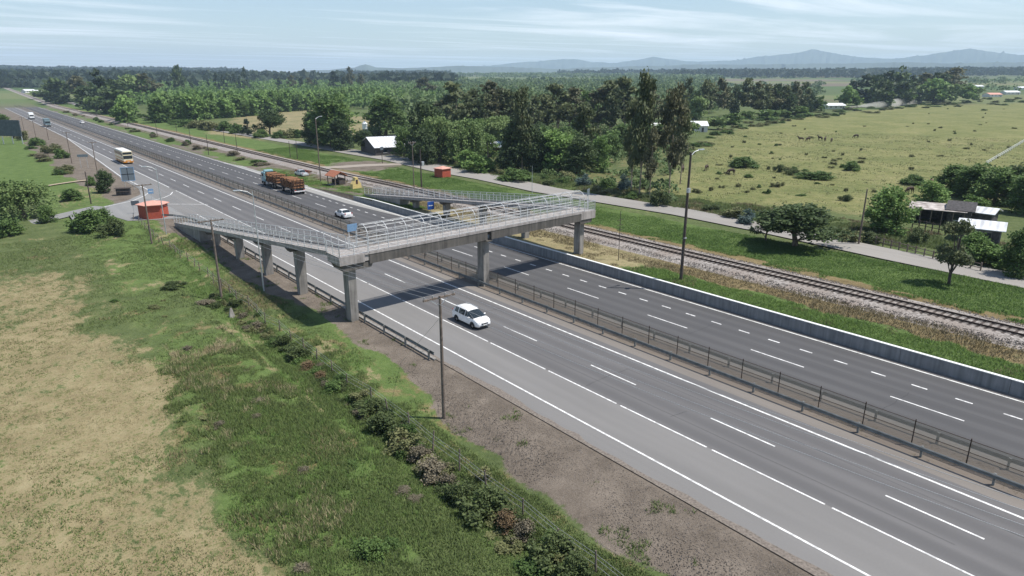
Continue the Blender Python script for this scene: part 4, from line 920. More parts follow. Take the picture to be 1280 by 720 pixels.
# ================================================================== poles and wires
POLES = {}
def pole(key, bx, by, ty, r, label, arm=None, lamp=None, m='wood', name='utility_pole', cat='utility pole', h=None, zb=None, extra=None, group=None):
    X, Y, z = at(bx, by, zb); H_ = h or (top_z(X, Y, ty) - z)
    t = thing(name, label, cat, (X, Y, z - .05), 0, group); m2 = MB(); m2.tube([(0, 0, -.3), (0, 0, H_ * .5), (0, 0, H_)], [r, r * .82, r * .62], 8); m2.build('shaft', M[m], t)
    if arm:
        for (dz, ln) in arm:
            m2 = MB(); m2.bar((-ln / 2, .1, H_ - dz), (ln / 2, .1, H_ - dz), .11, .13); c = m2.build('crossarm', M['wood' if m != 'galv' else 'galv'], t)
            mi = MB()
            for q in (-.46, -.2, .2, .46): mi.tube([(q * ln, .1, H_ - dz + .05), (q * ln, .1, H_ - dz + .16), (q * ln, .1, H_ - dz + .26)], [.03, .06, .035], 6)
            mi.build('insulator', M['ins'], c)
            m2 = MB(); m2.bar((-ln * .3, .1, H_ - dz - .04), (0, .08, H_ - dz - .6), .04); m2.bar((ln * .3, .1, H_ - dz - .04), (0, .08, H_ - dz - .6), .04); m2.build('brace', M['galv'], t)
    if lamp:
        a, ln = lamp; m2 = MB(); ex, ey = math.cos(a) * ln, math.sin(a) * ln
        m2.tube([(0, 0, H_ - .4), (ex * .4, ey * .4, H_ + .05), (ex, ey, H_ + .25)], .045, 6); ar = m2.build('lamp_arm', M['galv'], t)
        rbox('lamp_head', (.75, .26, .14), (0, 0, 0), M['galv'], ar, .04).matrix_local = Matrix.Translation((ex * 1.15, ey * 1.15, H_ + .24)) @ Matrix.Rotation(a, 4, 'Z')
    if extra: extra(t, H_)
    POLES[key] = (X, Y, z + H_); return t
pole('A', 555, 521, 369, .145, 'tallest near wooden utility pole with crossarm on the gravel verge', arm=[(.15, 2.6)])
pole('B', 277, 373, 274, .15, 'wooden utility pole with crossarm in the grass beside the footbridge ramp', arm=[(.15, 2.8)])
pole('C', 190, 305, 230, .14, 'wooden utility pole with crossarm standing beside the salmon roofed hut', arm=[(.15, 2.6)])
pole('D', 114, 255, 214, .13, 'short grey pole among bushes by the side lane left of the junction', m='darkwood')
rowlab = 'wooden pole leaning along the field edge left of the highway, '
for k, (bx, by, ty) in enumerate([(122, 217, 177), (90, 204, 165), (61, 175, 156), (45, 172, 151), (31, 167, 146)]):
    pole('R%d' % k, bx, by, ty, .13, rowlab.replace(' leaning', '') + ['nearest the small bus shelter', 'beside the low bushes', 'in front of the grey lorry', 'behind the billboard', 'farthest from the junction'][k], arm=[(.2, 2.2)])
pole('L1', 330, 364, 239, .085, 'slim grey street lamp beside the footbridge ramp piers', m='galv', name='street_lamp', cat='street lamp', lamp=(R(170), 1.4))
pole('L2', 208, 293, 209, .085, 'slim grey street lamp between the salmon hut and the ramp foot', m='galv', name='street_lamp', cat='street lamp', lamp=(R(170), 1.4))
def box_on(t, H_):
    pbox('meter_box', (-.2, -.22, H_ * .72), (.35, .3, .5), M['galv'], t); pbox('bracket', (0, -.1, H_ * .35), (.3, .3, .1), M['galv'], t)
pole('E', 851, 351, 190, .19, 'tall weathered pole with lamp arm between retaining wall and railway', lamp=(R(-10), 1.3), m='darkwood', extra=box_on)
pole('F', 401, 227, 147, .16, 'tall dark lamp pole beside the tiled roof bus shelter', lamp=(R(30), 1.8), m='wood', name='street_lamp', cat='street lamp')
pole('G', 518, 243, 177, .11, 'slender pale utility pole between railway and red kiosk', arm=[(.2, 1.6)], m='wood')
pole('Hh', 527, 234, 186, .17, 'dark utility pole with transformer left of the red kiosk', m='darkwood', extra=lambda t, H_: (rbox('transformer', (.6, .6, .9), (.45, 0, H_ * .62), M['galv'], t, .08)))
pole('I', 773, 325, 263, .05, 'thin dark signal mast with short rungs between wall and railway', m='darkwood', name='signal_mast', cat='mast', extra=lambda t, H_: [pbox('rung', (0, 0, H_ * q), (1.1, .05, .05), M['darkwood'], t) for q in (.62, .72, .82)])
pole('J', 1073, 306, 236, .15, 'leaning wooden utility pole beside the side road and fresh green tree', m='wood')
pole('K', 610, 212, 178, .12, 'dark pole in front of the dark red house', m='darkwood')
pole('N', 665, 243, 207, .05, 'thin grey metal post on the near edge of the side road', m='galv', name='metal_post', cat='post')
pole('P', 478, 204, 183, .10, 'short post with small sign at the track crossing', m='darkwood', name='sign_post', cat='sign', extra=lambda t, H_: pbox('sign_plate', (0, -.12, H_ - .5), (.9, .05, .9), M['signgrey'], t))
for k, (bx, by, ty) in enumerate([(372, 199, 175), (363, 197, 176), (297, 192, 167), (281, 179, 160), (261, 194, 168), (239, 181, 160), (221, 165, 154), (197, 171, 150), (160, 158, 140), (122, 150, 136)]):
    pole('T%d' % k, bx, by, ty, .11, ORD[k] + ' dark telegraph pole along the railway beyond the bus shelter, counted from it', m='darkwood')
def wires(a, b, offs, label, sag=.5):
    P, Q = Vector(POLES[a]), Vector(POLES[b]) if isinstance(b, str) else Vector(b)
    for i, o_ in enumerate(offs):
        m2 = MB(); pts = []
        for k in range(13):
            t_ = k / 12; p = P.lerp(Q, t_) + Vector((o_, .1, .05 - sag * 4 * t_ * (1 - t_))); pts.append(p)
        m2.tube(pts, .013, 4, False); tag(m2.build('power_line', M['wire']), label, 'wire', 'wires strung between the roadside poles')
wires('A', 'B', (-1.2, -.5, .5, 1.2), 'thin wire strung between the gravel verge pole and the pole by the ramp')
wires('B', 'C', (-1.2, .5, 1.2), 'thin wire strung between the ramp pole and the salmon hut pole')
wires('A', (26, -6, 9.5), (-1.2, -.5, .5, 1.2), 'thin wire running from the gravel verge pole over the near shoulder')
# guy wire of the near pole
m2 = MB(); X, Y, Zt = POLES['A']; q = at(505, 452); m2.tube([(X, Y, Zt - 1.6), (q[0] - .3, q[1], q[2])], .014, 4, False); tag(m2.build('guy_wire', M['wire']), 'slanting guy wire staying the gravel verge pole', 'wire')
# field fence along the ditch
ff = []
for k in range(38):
    y = 15.5 + k * 3.1 + float(rng.normal(0, .2)); x = 20.75 + float(rng.normal(0, .12))
    if k == 0:
        m2 = MB(); m2.tube([(0, 0, -.3), (.01, 0, .6), (0, .01, 1.25)], [.06, .055, .045], 6); p0 = m2.build('fence_post', M['wood']); o = p0
    else: o = p0.copy(); COL.objects.link(o)
    o.location = (x, y, float(hz(x, y))); o.rotation_euler = (float(rng.normal(0, .06)), float(rng.normal(0, .06)), float(rng.random() * 3)); o.scale = (1, 1, float(rng.uniform(.85, 1.12)))
    tag(o, 'grey wooden ditch fence post, number ' + words(k + 1) + ' counted from the bottom of the picture', 'fence post', 'fence posts along the ditch'); ff.append(o)
for h in (.45, .85, 1.1):
    m2 = MB(); m2.tube([(o.location.x, o.location.y, o.location.z + h) for o in ff], .01, 4, False); tag(m2.build('fence_wire', M['wire']), 'thin fence wire strung along the ditch posts', 'wire', 'fence wires along the ditch')

# ================================================================== huts, shelters, signs
def hut(name, label, cat, x, y, z, r, h, wall, roof, n=6, rot=0, opening=None):
    t = thing(name, label, cat, (x, y, z), rot); P = [(r * math.cos(2 * math.pi * (i + .5) / n), r * math.sin(2 * math.pi * (i + .5) / n)) for i in range(n)]
    m2 = MB()
    for i in range(n):
        a, b = P[i], P[(i + 1) % n]
        if i == opening: 
            continue
        m2.add([(*a, 0), (*b, 0), (*b, h), (*a, h), (a[0] * .93, a[1] * .93, 0), (b[0] * .93, b[1] * .93, 0), (b[0] * .93, b[1] * .93, h), (a[0] * .93, a[1] * .93, h)], [(0, 1, 2, 3), (7, 6, 5, 4), (0, 3, 7, 4), (1, 5, 6, 2)])
    m2.build('wall', M[wall], t)
    m2 = MB(); Q = [(p[0] * 1.16, p[1] * 1.16) for p in P]; vs = [(*q_, h - .05) for q_ in Q] + [(*q_, h + .05) for q_ in Q] + [(0, 0, h + .55)]
    m2.add(vs, [tuple(reversed(range(n)))] + [(i, (i + 1) % n, n + (i + 1) % n, n + i) for i in range(n)] + [(n + i, n + (i + 1) % n, 2 * n) for i in range(n)]); m2.build('roof', M[roof], t)
    m2 = MB(); m2.box((0, 0, .22), (r * .9, .35, .08)); m2.build('bench', M['wood'], t); return t
X, Y, z = at(193, 272)
hut('bus_shelter', 'red hexagonal roadside hut with faded salmon roof beside the ramp foot', 'shelter', 24.0, 130.3, -.05, 2.35, 2.45, 'redwall', 'redroof', 6, R(18), opening=0)
X, Y, z = at(555, 222)
hut('kiosk', 'small orange red square kiosk with pyramid roof beside the side road', 'kiosk', X + .3, Y + 1, z, 1.95, 2.1, 'redwall', 'redroof', 4, R(10), opening=0)
# timber shelter with tiled roof
X, Y, z = at(421, 231); sh = thing('bus_shelter', 'open timber bus shelter with clay tiled gable roof at the bus bay', 'shelter', (X, Y, z), R(4))
for sx in (-1, 1):
    for sy in (-1, 1): pbox('post', (sx * 1.25, sy * 1.7, 1.15), (.16, .16, 2.3), M['wood'], sh)
pbox('back_wall', (1.28, 0, .75), (.1, 3.3, 1.5), M['wood'], sh)
for sy in (-1, 1): pbox('side_wall', (.5, sy * 1.72, .6), (1.5, .08, 1.2), M['darkwood'], sh)
pbox('bench', (.9, 0, .45), (.45, 3.0, .07), M['wood'], sh); pbox('floor_slab', (0, 0, .03), (3.0, 4.0, .12), M['conc'], sh)
m2 = MB(); vs = []
for y_ in (-2.2, 2.2): vs += [(-1.75, y_, 2.15), (0, y_, 3.25), (1.75, y_, 2.15), (1.75, y_, 2.05), (0, y_, 3.13), (-1.75, y_, 2.05)]
m2.add(vs, [(0, 1, 7, 6), (1, 2, 8, 7), (2, 3, 9, 8), (3, 4, 10, 9), (4, 5, 11, 10), (5, 0, 6, 11), (5, 4, 1, 0), (4, 3, 2, 1), (6, 7, 10, 11), (7, 8, 9, 10)]); m2.build('roof', M['tileroof'], sh)
X, Y, z = at(445, 236); an = thing('roadside_shrine', 'small yellow gabled roadside shrine with dark niche beside the timber shelter', 'shrine', (X, Y, z), R(8))
m2 = MB(); pr = [(-1.15, 0), (1.15, 0), (1.05, 1.1), (.42, 1.9), (.3, 2.5), (-.3, 2.5), (-.42, 1.9), (-1.05, 1.1)]; vs = [(x, -.5, zz) for x, zz in pr] + [(x, .5, zz) for x, zz in pr]; n = len(pr)
m2.add(vs, [tuple(range(n)), tuple(reversed(range(n, 2 * n)))] + [(i, n + i, n + (i + 1) % n, (i + 1) % n) for i in range(n)]); m2.build('shell', M['yellow'], an)
pbox('niche', (0, -.5, 1.55), (.5, .06, .9), M['black'], an); pbox('plinth', (0, 0, .05), (2.7, 1.5, .14), M['conc'], an); pbox('inner_figure', (0, -.545, 1.4), (.16, .03, .5), M['brownwall'], an)
# signs
def panel_sign(name, label, px, py, tpy, w, h, m, zb=None, rz=0, posts=2, lines=0, cat='sign', back='signgrey', framed=False):
    X, Y, z = at(px, py, zb); zt = top_z(X, Y, tpy); t = thing(name, label, cat, (X, Y, z), rz); hh = zt - z
    rbox('panel', (w, .06, h), (0, 0, hh - h / 2), M[m], t, .02, 1)
    for q in ([-.32, .32] if posts == 2 else [0]): MB().tube([(q * w, .07, -.2), (q * w, .07, hh - .1)], .05, 6).build('post', M['galv'], t)
    for i in range(lines): pbox('lettering', (0, -.034, hh - h * (i + 1) / (lines + 1)), (w * (.7 if i % 2 == 0 else .5), .008, h * .11), M['plate'], t)
    if framed:
        for q in (-.5, 0, .5): pbox('frame_bar', (q * w * .96, -.04, hh - h / 2), (.12, .04, h * .98), M['black' if q == 0 else 'signpale'], t)
        for q in (-.5, .0, .5): pbox('frame_bar', (0, -.045, hh - h / 2 + q * h * .96), (w * .98, .04, .12), M['signpale' if q else 'black'], t)
    return t
panel_sign('road_sign', 'large pale blue grey framed sign panel beside the junction', 163, 238, 209, 2.6, 3.0, 'signgrey', rz=R(-8), framed=True)
panel_sign('road_sign', 'small light blue sign behind the salmon roofed hut', 190, 250, 236, 1.0, 1.0, 'signpale', posts=1, rz=R(-10), lines=1)
panel_sign('notice_board', 'small dark board on two posts left of the salmon roofed hut', 171, 267, 251, 1.3, .8, 'bbpanel', rz=R(-15))
panel_sign('road_sign', 'square blue road sign under the far footbridge ramp', 539, 270, 252, 1.25, 1.35, 'signblue', posts=1, lines=1, rz=R(-6))
panel_sign('bus_stop_sign', 'flat grey canopy panel on posts beside the field edge poles', 106, 210, 193, 2.6, .7, 'signgrey', rz=R(-20))
# small dark stall under the sign
X, Y, z = at(163, 243); st_ = thing('roadside_stall', 'small dark wooden stall below the framed sign panel', 'stall', (X - 1.2, Y, z), R(-20))
pbox('wall', (0, 0, .7), (2.6, 1.2, 1.4), M['darkplank'], st_); pbox('roof', (0, -.1, 1.5), (3.1, 1.8, .1), M['darkwood'], st_); pbox('counter', (0, -.75, .85), (2.4, .35, .06), M['wood'], st_)
# billboard seen from behind
X, Y, z = at(10, 180); bb = thing('billboard', 'large dark grey billboard on posts in the mown field', 'billboard', (X, Y, z), R(-52))
rbox('panel', (15, .3, 6.0), (0, 0, 6.0), M['bbpanel'], bb, .03, 1)
for q in (-6.8, -2.3, 2.3, 6.8): pbox('post', (q, .28, 4.3), (.28, .24, 9.0), M['galv'], bb)
for q in (3.6, 6.0, 8.4): pbox('strut', (0, .46, q), (14.8, .1, .16), M['rust'], bb)
# stacked timber heap near the bay and broken concrete pyramid in the grass
X, Y, z = at(395, 211); tp = thing('timber_pile', 'low heap of old timber sleepers beside the railway opposite the log truck', 'timber pile', (66.8, 168, float(hz(66.8, 168))), R(90))
for i in range(9): pbox('beam', (rng.normal(0, .4), (i % 5) * .5 - 1, .14 + .26 * (i // 5)), (5.5, .3, .24), M['brownwall'], tp, float(rng.normal(0, .08)))
X, Y, z = at(290, 397); m2 = MB(); m2.add([(-.35, -.35, 0), (.35, -.3, 0), (.3, .35, 0), (-.3, .3, 0), (-.08, -.05, 1.25), (.1, .05, 1.2)], [(3, 2, 1, 0), (0, 1, 5, 4), (1, 2, 5), (2, 3, 4, 5), (3, 0, 4)]); o = m2.build('marker_stone', M['conc'], loc=(X, Y, z - .1)); tag(o, 'grey pointed concrete marker standing in the ditch grass', 'marker stone')

# ================================================================== buildings
def house(name, label, cat, x, y, z, w, d, hw, hr, rz, wall, roof, windows=2, group=None, door=True, chimney=False):
    t = thing(name, label, cat, (x, y, z), rz, group); m2 = MB(); a, b = w / 2, d / 2
    vs = [(-a, -b, -.3), (a, -b, -.3), (a, b, -.3), (-a, b, -.3), (-a, -b, hw), (a, -b, hw), (a, b, hw), (-a, b, hw), (-a, 0, hw + hr), (a, 0, hw + hr)]
    m2.add(vs, [(0, 1, 5, 4), (2, 3, 7, 6), (1, 2, 6, 9, 5), (3, 0, 4, 8, 7)]); m2.build('wall', M[wall], t)
    m2 = MB(); e = .45; k = hr / b; vs = []
    for x_ in (-a - e, a + e): vs += [(x_, -b - e, hw - e * k + .02), (x_, 0, hw + hr + .02), (x_, b + e, hw - e * k + .02), (x_, b + e, hw - e * k + .12), (x_, 0, hw + hr + .12), (x_, -b - e, hw - e * k + .12)]
    m2.add(vs, [(0, 1, 7, 6), (1, 2, 8, 7), (2, 3, 9, 8), (3, 4, 10, 9), (4, 5, 11, 10), (5, 0, 6, 11), (5, 4, 1, 0), (4, 3, 2, 1), (6, 7, 10, 11), (7, 8, 9, 10)]); ro = m2.build('roof', M[roof], t)
    if chimney: pbox('chimney', (a * .4, b * .3, hw + hr), (.5, .5, 1.1), M['conc'], ro)
    for i in range(windows):
        q = -a + w * (i + .7) / (windows + .6); wi = pbox('window', (q, -b - .02, hw * .55), (1.1, .05, .9), M['glass'], t); pbox('frame', (q, -b - .035, hw * .55 - .5), (1.3, .09, .08), M['plate'], wi)
    if door: pbox('door', (a * .75, -b - .02, .95), (.9, .06, 1.9), M['darkplank'], t)
    return t
def two(pxa, pxb, z):
    A, B = Vector(at(*pxa, z)[:2]), Vector(at(*pxb, z)[:2]); c = (A + B) / 2; d = B - A; return c, d.length, math.atan2(d.y, d.x)
c, ln, a = two((464, 186), (509, 182), 3.4); a = -(YAW + math.atan((486 - 640) / 870)) + R(18); nn = Vector((-math.sin(a), math.cos(a)))
house('warehouse', 'long shed with bright white sheet roof beside the dark trees', 'shed', c.x + nn.x * 7.5 + 3.2 * math.cos(a), c.y + nn.y * 7.5 + 3.2 * math.sin(a), .9, ln + 2, 16, 2.6, 2.5, a, 'darkplank', 'zinc', 3)
X, Y, z = at(457, 172); wt = thing('water_tank', 'small white pointed water tank behind the white roofed shed', 'water tank', (X, Y, z)); MB().tube([(0, 0, 3.4), (0, 0, 5.4)], 1.1, 12).build('tank', M['white'], wt); MB().tube([(0, 0, 5.4), (0, 0, 6.6)], [1.2, .05], 12).build('lid', M['zinc'], wt)
for i in range(4): MB().bar((math.cos(i * 1.57 + .8) * .9, math.sin(i * 1.57 + .8) * .9, 0), (math.cos(i * 1.57 + .8) * .8, math.sin(i * 1.57 + .8) * .8, 3.4), .14).build('leg', M['galv'], wt)
X, Y, z = at(617, 192); house('cottage', 'dark red boarded cottage with pale roof among the trees', 'house', X, Y, z, 10, 6, 2.4, 1.4, R(-38), 'brownwall', 'zinc', 2)
# farm sheds on the right
c, ln, a = two((1136, 275), (1202, 281), 1.0); nn = Vector((-math.sin(a), math.cos(a)))
bn = thing('open_barn', 'long low open sided barn with rusty roof on the right farm', 'barn', (c.x, c.y, 1.0), a)
for i in range(6): pbox('post', (-ln / 2 + ln * i / 5, -2.2, 1.2), (.15, .15, 2.4), M['wood'], bn)
pbox('back_wall', (0, 2.2, 1.2), (ln, .12, 2.4), M['darkplank'], bn); pbox('side_wall', (-ln / 2, 0, 1.2), (.12, 4.4, 2.4), M['darkplank'], bn)
m2 = MB(); m2.add([(-ln / 2 - .3, -2.7, 2.35), (ln / 2 + .3, -2.7, 2.35), (ln / 2 + .3, 2.5, 2.75), (-ln / 2 - .3, 2.5, 2.75), (-ln / 2 - .3, -2.7, 2.43), (ln / 2 + .3, -2.7, 2.43), (ln / 2 + .3, 2.5, 2.83), (-ln / 2 - .3, 2.5, 2.83)], [(3, 2, 1, 0), (4, 5, 6, 7), (0, 1, 5, 4), (1, 2, 6, 5), (2, 3, 7, 6), (3, 0, 4, 7)]); m2.build('roof', mat('rusty_zinc_sheet', (.26, .21, .18), .7, var=.4, scale=.8, col2=(.42, .38, .35)), bn)
c, ln, a = two((1199, 281), (1228, 284), 1.0); house('farmhouse', 'dark plank farm building at the end of the long open barn', 'house', c.x + .8, c.y + 2, 1.0, ln, 6, 2.6, .9, a, 'darkplank', 'darkplank', 1)
c, ln, a = two((1229, 281), (1254, 284), 1.0); house('lean_to', 'small lean-to with bright sheet roof beside the dark plank building', 'shed', c.x + .5, c.y + 1.5, 1.0, ln, 4.2, 2.1, .55, a + R(-4), 'darkplank', 'zinc', 0, door=False)
c, ln, a = two((1213, 300), (1265, 306), 1.0); house('farm_shed', 'long shed with clean white roof in front of the dark farm building', 'shed', c.x, c.y + 1.5, 1.0, ln, 4.8, 2.2, .7, a, 'conc', 'zinc', 2)
for k, (bx, by, w, d, rz, wl, rf, lb) in enumerate([(858, 164, 17, 8, -42, 'whitewall', 'zinc', 'white roofed house behind the eucalyptus grove, widest of the pair'), (822, 167, 12, 7, -40, 'whitewall', 'zinc', 'white roofed house half hidden by eucalyptus trunks'), (1042, 136, 15, 8, -35, 'whitewall', 'zinc', 'white house at the left foot of the dark grove'), (1240, 121, 18, 10, -25, 'whitewall', 'redroof', 'pink roofed house in the far hamlet on the right'), (1262, 118, 20, 10, -30, 'whitewall', 'zinc', 'wide white roofed house at the right end of the far hamlet'), (1222, 110, 16, 9, -20, 'whitewall', 'zinc', 'small white house at the back of the far hamlet'), (1276, 112, 16, 9, -25, 'whitewall', 'zinc', 'white house half out of frame behind the far hamlet'), (960, 144, 9, 6, -35, 'conc', 'zinc', 'small grey roofed hut in front of the distant eucalyptus row'), (36, 116, 14, 8, 30, 'whitewall', 'zinc', 'tiny white house beside the highway near the left horizon'), (50, 117, 16, 8, 30, 'whitewall', 'zinc', 'second tiny white house beside the highway near the left horizon')]):
    X, Y, z = at(bx, by); house('house', lb, 'house', X, Y, z, w, d, 2.7, 1.7, R(rz), wl, rf, 3, chimney=(k % 2 == 0))
# farm yard fence and white field fence
def post_row(name, label, cat, A, B, n, h, m, group, rails=()):
    t = thing(name, label, cat)
    for i in range(n):
        p = Vector(A[:2]).lerp(Vector(B[:2]), i / (n - 1)); z = float(hz(*p)); pbox('post', (p.x, p.y, z + h / 2), (.14, .14, h), M[m], t)
    for r_ in rails:
        m2 = MB(); a_, b_ = (A[0], A[1], float(hz(A[0], A[1])) + r_), (B[0], B[1], float(hz(B[0], B[1])) + r_); m2.bar(a_, b_, .05, .09); m2.build('rail', M[m], t)
    return t
post_row('field_fence', 'pale wooden fence dividing horse pasture from green field', 'fence', at(1232, 207), at(1283, 176), 22, 1.3, 'plate', None, (.6, 1.1))
post_row('yard_fence', 'dark wire and post fence of the farm yard', 'fence', at(1140, 285), at(1190, 296), 7, 1.5, 'darkwood', None, (.7, 1.35))
post_row('roadside_fence', 'thin grey post fence along the far side of the side road', 'fence', at(1085, 303), at(1225, 340), 14, 1.2, 'wood', None, (.5, 1.0))

# ================================================================== vegetation
def unit(r, n):
    v = r.normal(size=(n, 3)); return v / np.linalg.norm(v, axis=1, keepdims=True)
def leaf_quads(r, P, size, tone, droop=0.0, aspect=1.5):
    """a small bent-free leaf spray at every point"""
    n = len(P); a = unit(r, n); a[:, 2] -= droop * 2.0; a /= np.linalg.norm(a, axis=1, keepdims=True)
    b = np.cross(a, unit(r, n)); b /= np.linalg.norm(b, axis=1, keepdims=True) + 1e-9
    s = (size * r.uniform(.6, 1.35, n))[:, None]
    V = np.stack([P - a * s * .5 * aspect, P + b * s * .5, P + a * s * .5 * aspect, P - b * s * .5], 1).reshape(-1, 3)
    F = np.arange(4 * n).reshape(n, 4); return V, F, np.repeat(tone, 4)
def twig_cloud(r, blobs, ntw, per, sig, shell=(.62, 1.05)):
    w = np.array([b_[3] * b_[4] * b_[5] for b_ in blobs]) ** .67; w /= w.sum(); k = r.choice(len(blobs), ntw, p=w); B = np.array([b_[:6] for b_ in blobs])[k]
    d = unit(r, ntw); rad = r.uniform(*shell, ntw)[:, None]; T = B[:, :3] + d * rad * B[:, 3:]
    P = np.repeat(T, per, 0) + r.normal(size=(ntw * per, 3)) * sig * np.array([1, 1, .75])
    tone = np.repeat(r.random(len(blobs))[k] * .5 + r.random(ntw) * .28, per) + r.random(ntw * per) * .3 - .03
    return P, tone
TRUNKS, CROWNS = {}, {}
def trunk_mesh(key, H_, r0, limbs, mat_, fork=None):
    m2 = MB(); q = np.random.default_rng(abs(hash(key)) % 1000 if False else sum(map(ord, key))); pts = [(0, 0, -.3)]; x = y = 0
    top = H_
    for z in np.linspace(0, top, 6)[1:]: x += q.normal(0, .012 * H_); y += q.normal(0, .012 * H_); pts.append((x, y, z))
    m2.tube(pts, list(np.linspace(r0 * 1.15, r0 * .3, len(pts))), 7)
    for (z0, ex, ey, ez, rr) in limbs:
        i = min(len(pts) - 1, max(1, int(z0 / top * 5))); p = Vector(pts[i]); e = Vector((ex, ey, ez)); mid = p.lerp(e, .5) + Vector((0, 0, .06 * H_)); m2.tube([p, mid, e], [rr, rr * .7, rr * .25], 5)
    me = bpy.data.meshes.new('trunk'); me.from_pydata(m2.v, [], m2.f); me.polygons.foreach_set('use_smooth', m2.sm); me.materials.append(M[mat_]); me.update(); return me
def make(key, kind, seed, leaf, mat_='bark', n=(300, 14), ls=.34, sig=.34):
    """prototype: 10 m tall, ~8 m wide crown"""
    r = np.random.default_rng(seed); blobs = []; limbs = []; droop = 0.; tr = None; shell = (.62, 1.05)
    if kind == 'round':
        for i in range(13):
            a = r.random() * 6.28; q = r.uniform(.4, 2.9); blobs.append((q * math.cos(a), q * math.sin(a), r.uniform(3.4, 8.6) - q * .35, r.uniform(1.1, 1.8), r.uniform(1.1, 1.8), r.uniform(1.0, 1.6)))
        blobs.append((0, 0, 6.2, 2.2, 2.2, 2.6)); H_, r0 = 6.0, .26
    elif kind == 'broad':
        for i in range(20):
            a = r.random() * 6.28; z = .9 + 7.9 * (i + r.random()) / 20; q = r.uniform(.3, 1.0) * 2.7 * math.sin(min(1, (10.2 - z) / 6.5) * 1.57) * (.75 + .25 * min(1, z / 3)) ; blobs.append((q * math.cos(a), q * math.sin(a), z, r.uniform(1.1, 1.8), r.uniform(1.1, 1.8), r.uniform(1.0, 1.7)))
        H_, r0 = 7.5, .24
    elif kind == 'euca':
        for i in range(22):
            a = r.random() * 6.28; z = 3.0 + 6.6 * (i + r.random()) / 22; q = r.uniform(.15, 1.0) * 2.4 * (1.12 - abs(z - 6.0) / 5.0); blobs.append((q * math.cos(a), q * math.sin(a), z, r.uniform(.55, 1.25), r.uniform(.55, 1.25), r.uniform(.35, .75)))
        H_, r0 = 9.3, .13; droop = .12; shell = (.2, 1.05)
    elif kind == 'slim':
        for i in range(12):
            a = r.random() * 6.28; z = r.uniform(3.0, 9.3); q = r.uniform(.2, 1.0) * 2.6; blobs.append((q * math.cos(a), q * math.sin(a), z, r.uniform(.7, 1.3), r.uniform(.7, 1.3), r.uniform(.5, .9)))
        H_, r0 = 8.5, .22; shell = (.2, 1.05)
    elif kind == 'pine':
        for i in range(26):
            z = r.uniform(1.2, 9.5); q = (10.3 - z) * .33 * r.uniform(.4, 1.0); a = r.random() * 6.28; blobs.append((q * math.cos(a), q * math.sin(a), z, .95 * (10.6 - z) * .18 + .35, .95 * (10.6 - z) * .18 + .35, .5))
        H_, r0 = 9.6, .22; shell = (.2, 1.05)
    elif kind == 'willow':
        for i in range(12):
            a = r.random() * 6.28; q = r.uniform(.5, 3.2); blobs.append((q * math.cos(a), q * math.sin(a), 7.9 - q * .8 + r.normal(0, .4), 1.5, 1.5, 1.1))
        H_, r0 = 5.0, .4
    elif kind == 'shrub':
        for i in range(15):
            a = r.random() * 6.28; q = 4.0 * r.random() ** .8; zt_ = (9.6 - q * 1.3) * r.uniform(.25, 1.0); blobs.append((q * math.cos(a), q * math.sin(a), zt_, r.uniform(.7, 1.7), r.uniform(.7, 1.7), r.uniform(1.0, 2.6)))
        H_, r0 = 5, .12; shell = (.25, 1.25)
    for b_ in blobs[:9]: limbs.append((b_[2] * .5, b_[0] * .9, b_[1] * .9, b_[2], r0 * .4))
    P, tone = twig_cloud(r, blobs, n[0], n[1], sig, shell)
    if kind in ('willow',):
        k = n[0] * n[1] // 12; base = P[r.choice(len(P), k)]; ln = r.uniform(2.0, 7.0, k); t_ = np.tile(np.linspace(0, 1, 12), (k, 1)); Q = np.repeat(base, 12, 0); out = base[:, :2] / (np.linalg.norm(base[:, :2], axis=1, keepdims=True) + .1)
        Q[:, :2] += np.repeat(out, 12, 0) * (np.sqrt(t_).ravel() * .8)[:, None]; Q[:, 2] -= (t_ * ln[:, None]).ravel(); Q += r.normal(size=Q.shape) * .1; Q = Q[Q[:, 2] > .2]; tt = np.full(len(Q), .5) + r.normal(0, .2, len(Q))
        P = np.concatenate([P, Q]); tone = np.concatenate([tone, tt]); droop = .45
    if kind == 'shrub': P = P[P[:, 2] > .05]; tone = tone[:len(P)]
    V, F_, tn = leaf_quads(r, P, ls, np.clip(tone, 0, 1), droop)
    CROWNS[key] = npmesh('crown', V, F_, L[leaf], {'tone': tn}); TRUNKS[key] = trunk_mesh(key, H_, r0, limbs, mat_)
make('round_dark', 'round', 1, 'dark', n=(520, 16), ls=.27, sig=.33)
make('round_green', 'round', 2, 'green', n=(420, 14), ls=.34)
make('broad_bright', 'broad', 3, 'bright', n=(460, 15), ls=.30)
make('broad_bright.2', 'broad', 31, 'bright', n=(460, 15), ls=.30)
make('broad_green', 'broad', 4, 'green', n=(460, 14), ls=.32)
make('broad_green.2', 'broad', 5, 'green', n=(460, 14), ls=.32)
make('broad_dark', 'broad', 6, 'dark', n=(460, 14), ls=.32)
make('broad_dark.2', 'broad', 61, 'dark', n=(460, 14), ls=.32)
make('euca', 'euca', 7, 'euca', 'palebark', n=(300, 13), ls=.26, sig=.28)
make('euca.2', 'euca', 8, 'euca', 'palebark', n=(300, 13), ls=.26, sig=.28)
make('euca.3', 'euca', 9, 'eucared', 'palebark', n=(300, 13), ls=.26, sig=.28)
make('euca.4', 'euca', 91, 'eucared', 'palebark', n=(300, 13), ls=.26, sig=.28)
make('slim', 'slim', 10, 'euca', 'darkwood', n=(330, 14), ls=.24, sig=.28)
make('pine', 'pine', 11, 'pine', n=(420, 10), ls=.36, sig=.22)
make('pine.2', 'pine', 12, 'pine', n=(420, 10), ls=.36, sig=.22)
make('willow', 'willow', 13, 'willow', n=(330, 14), ls=.26)
make('willow.2', 'willow', 14, 'willow', n=(330, 14), ls=.28)
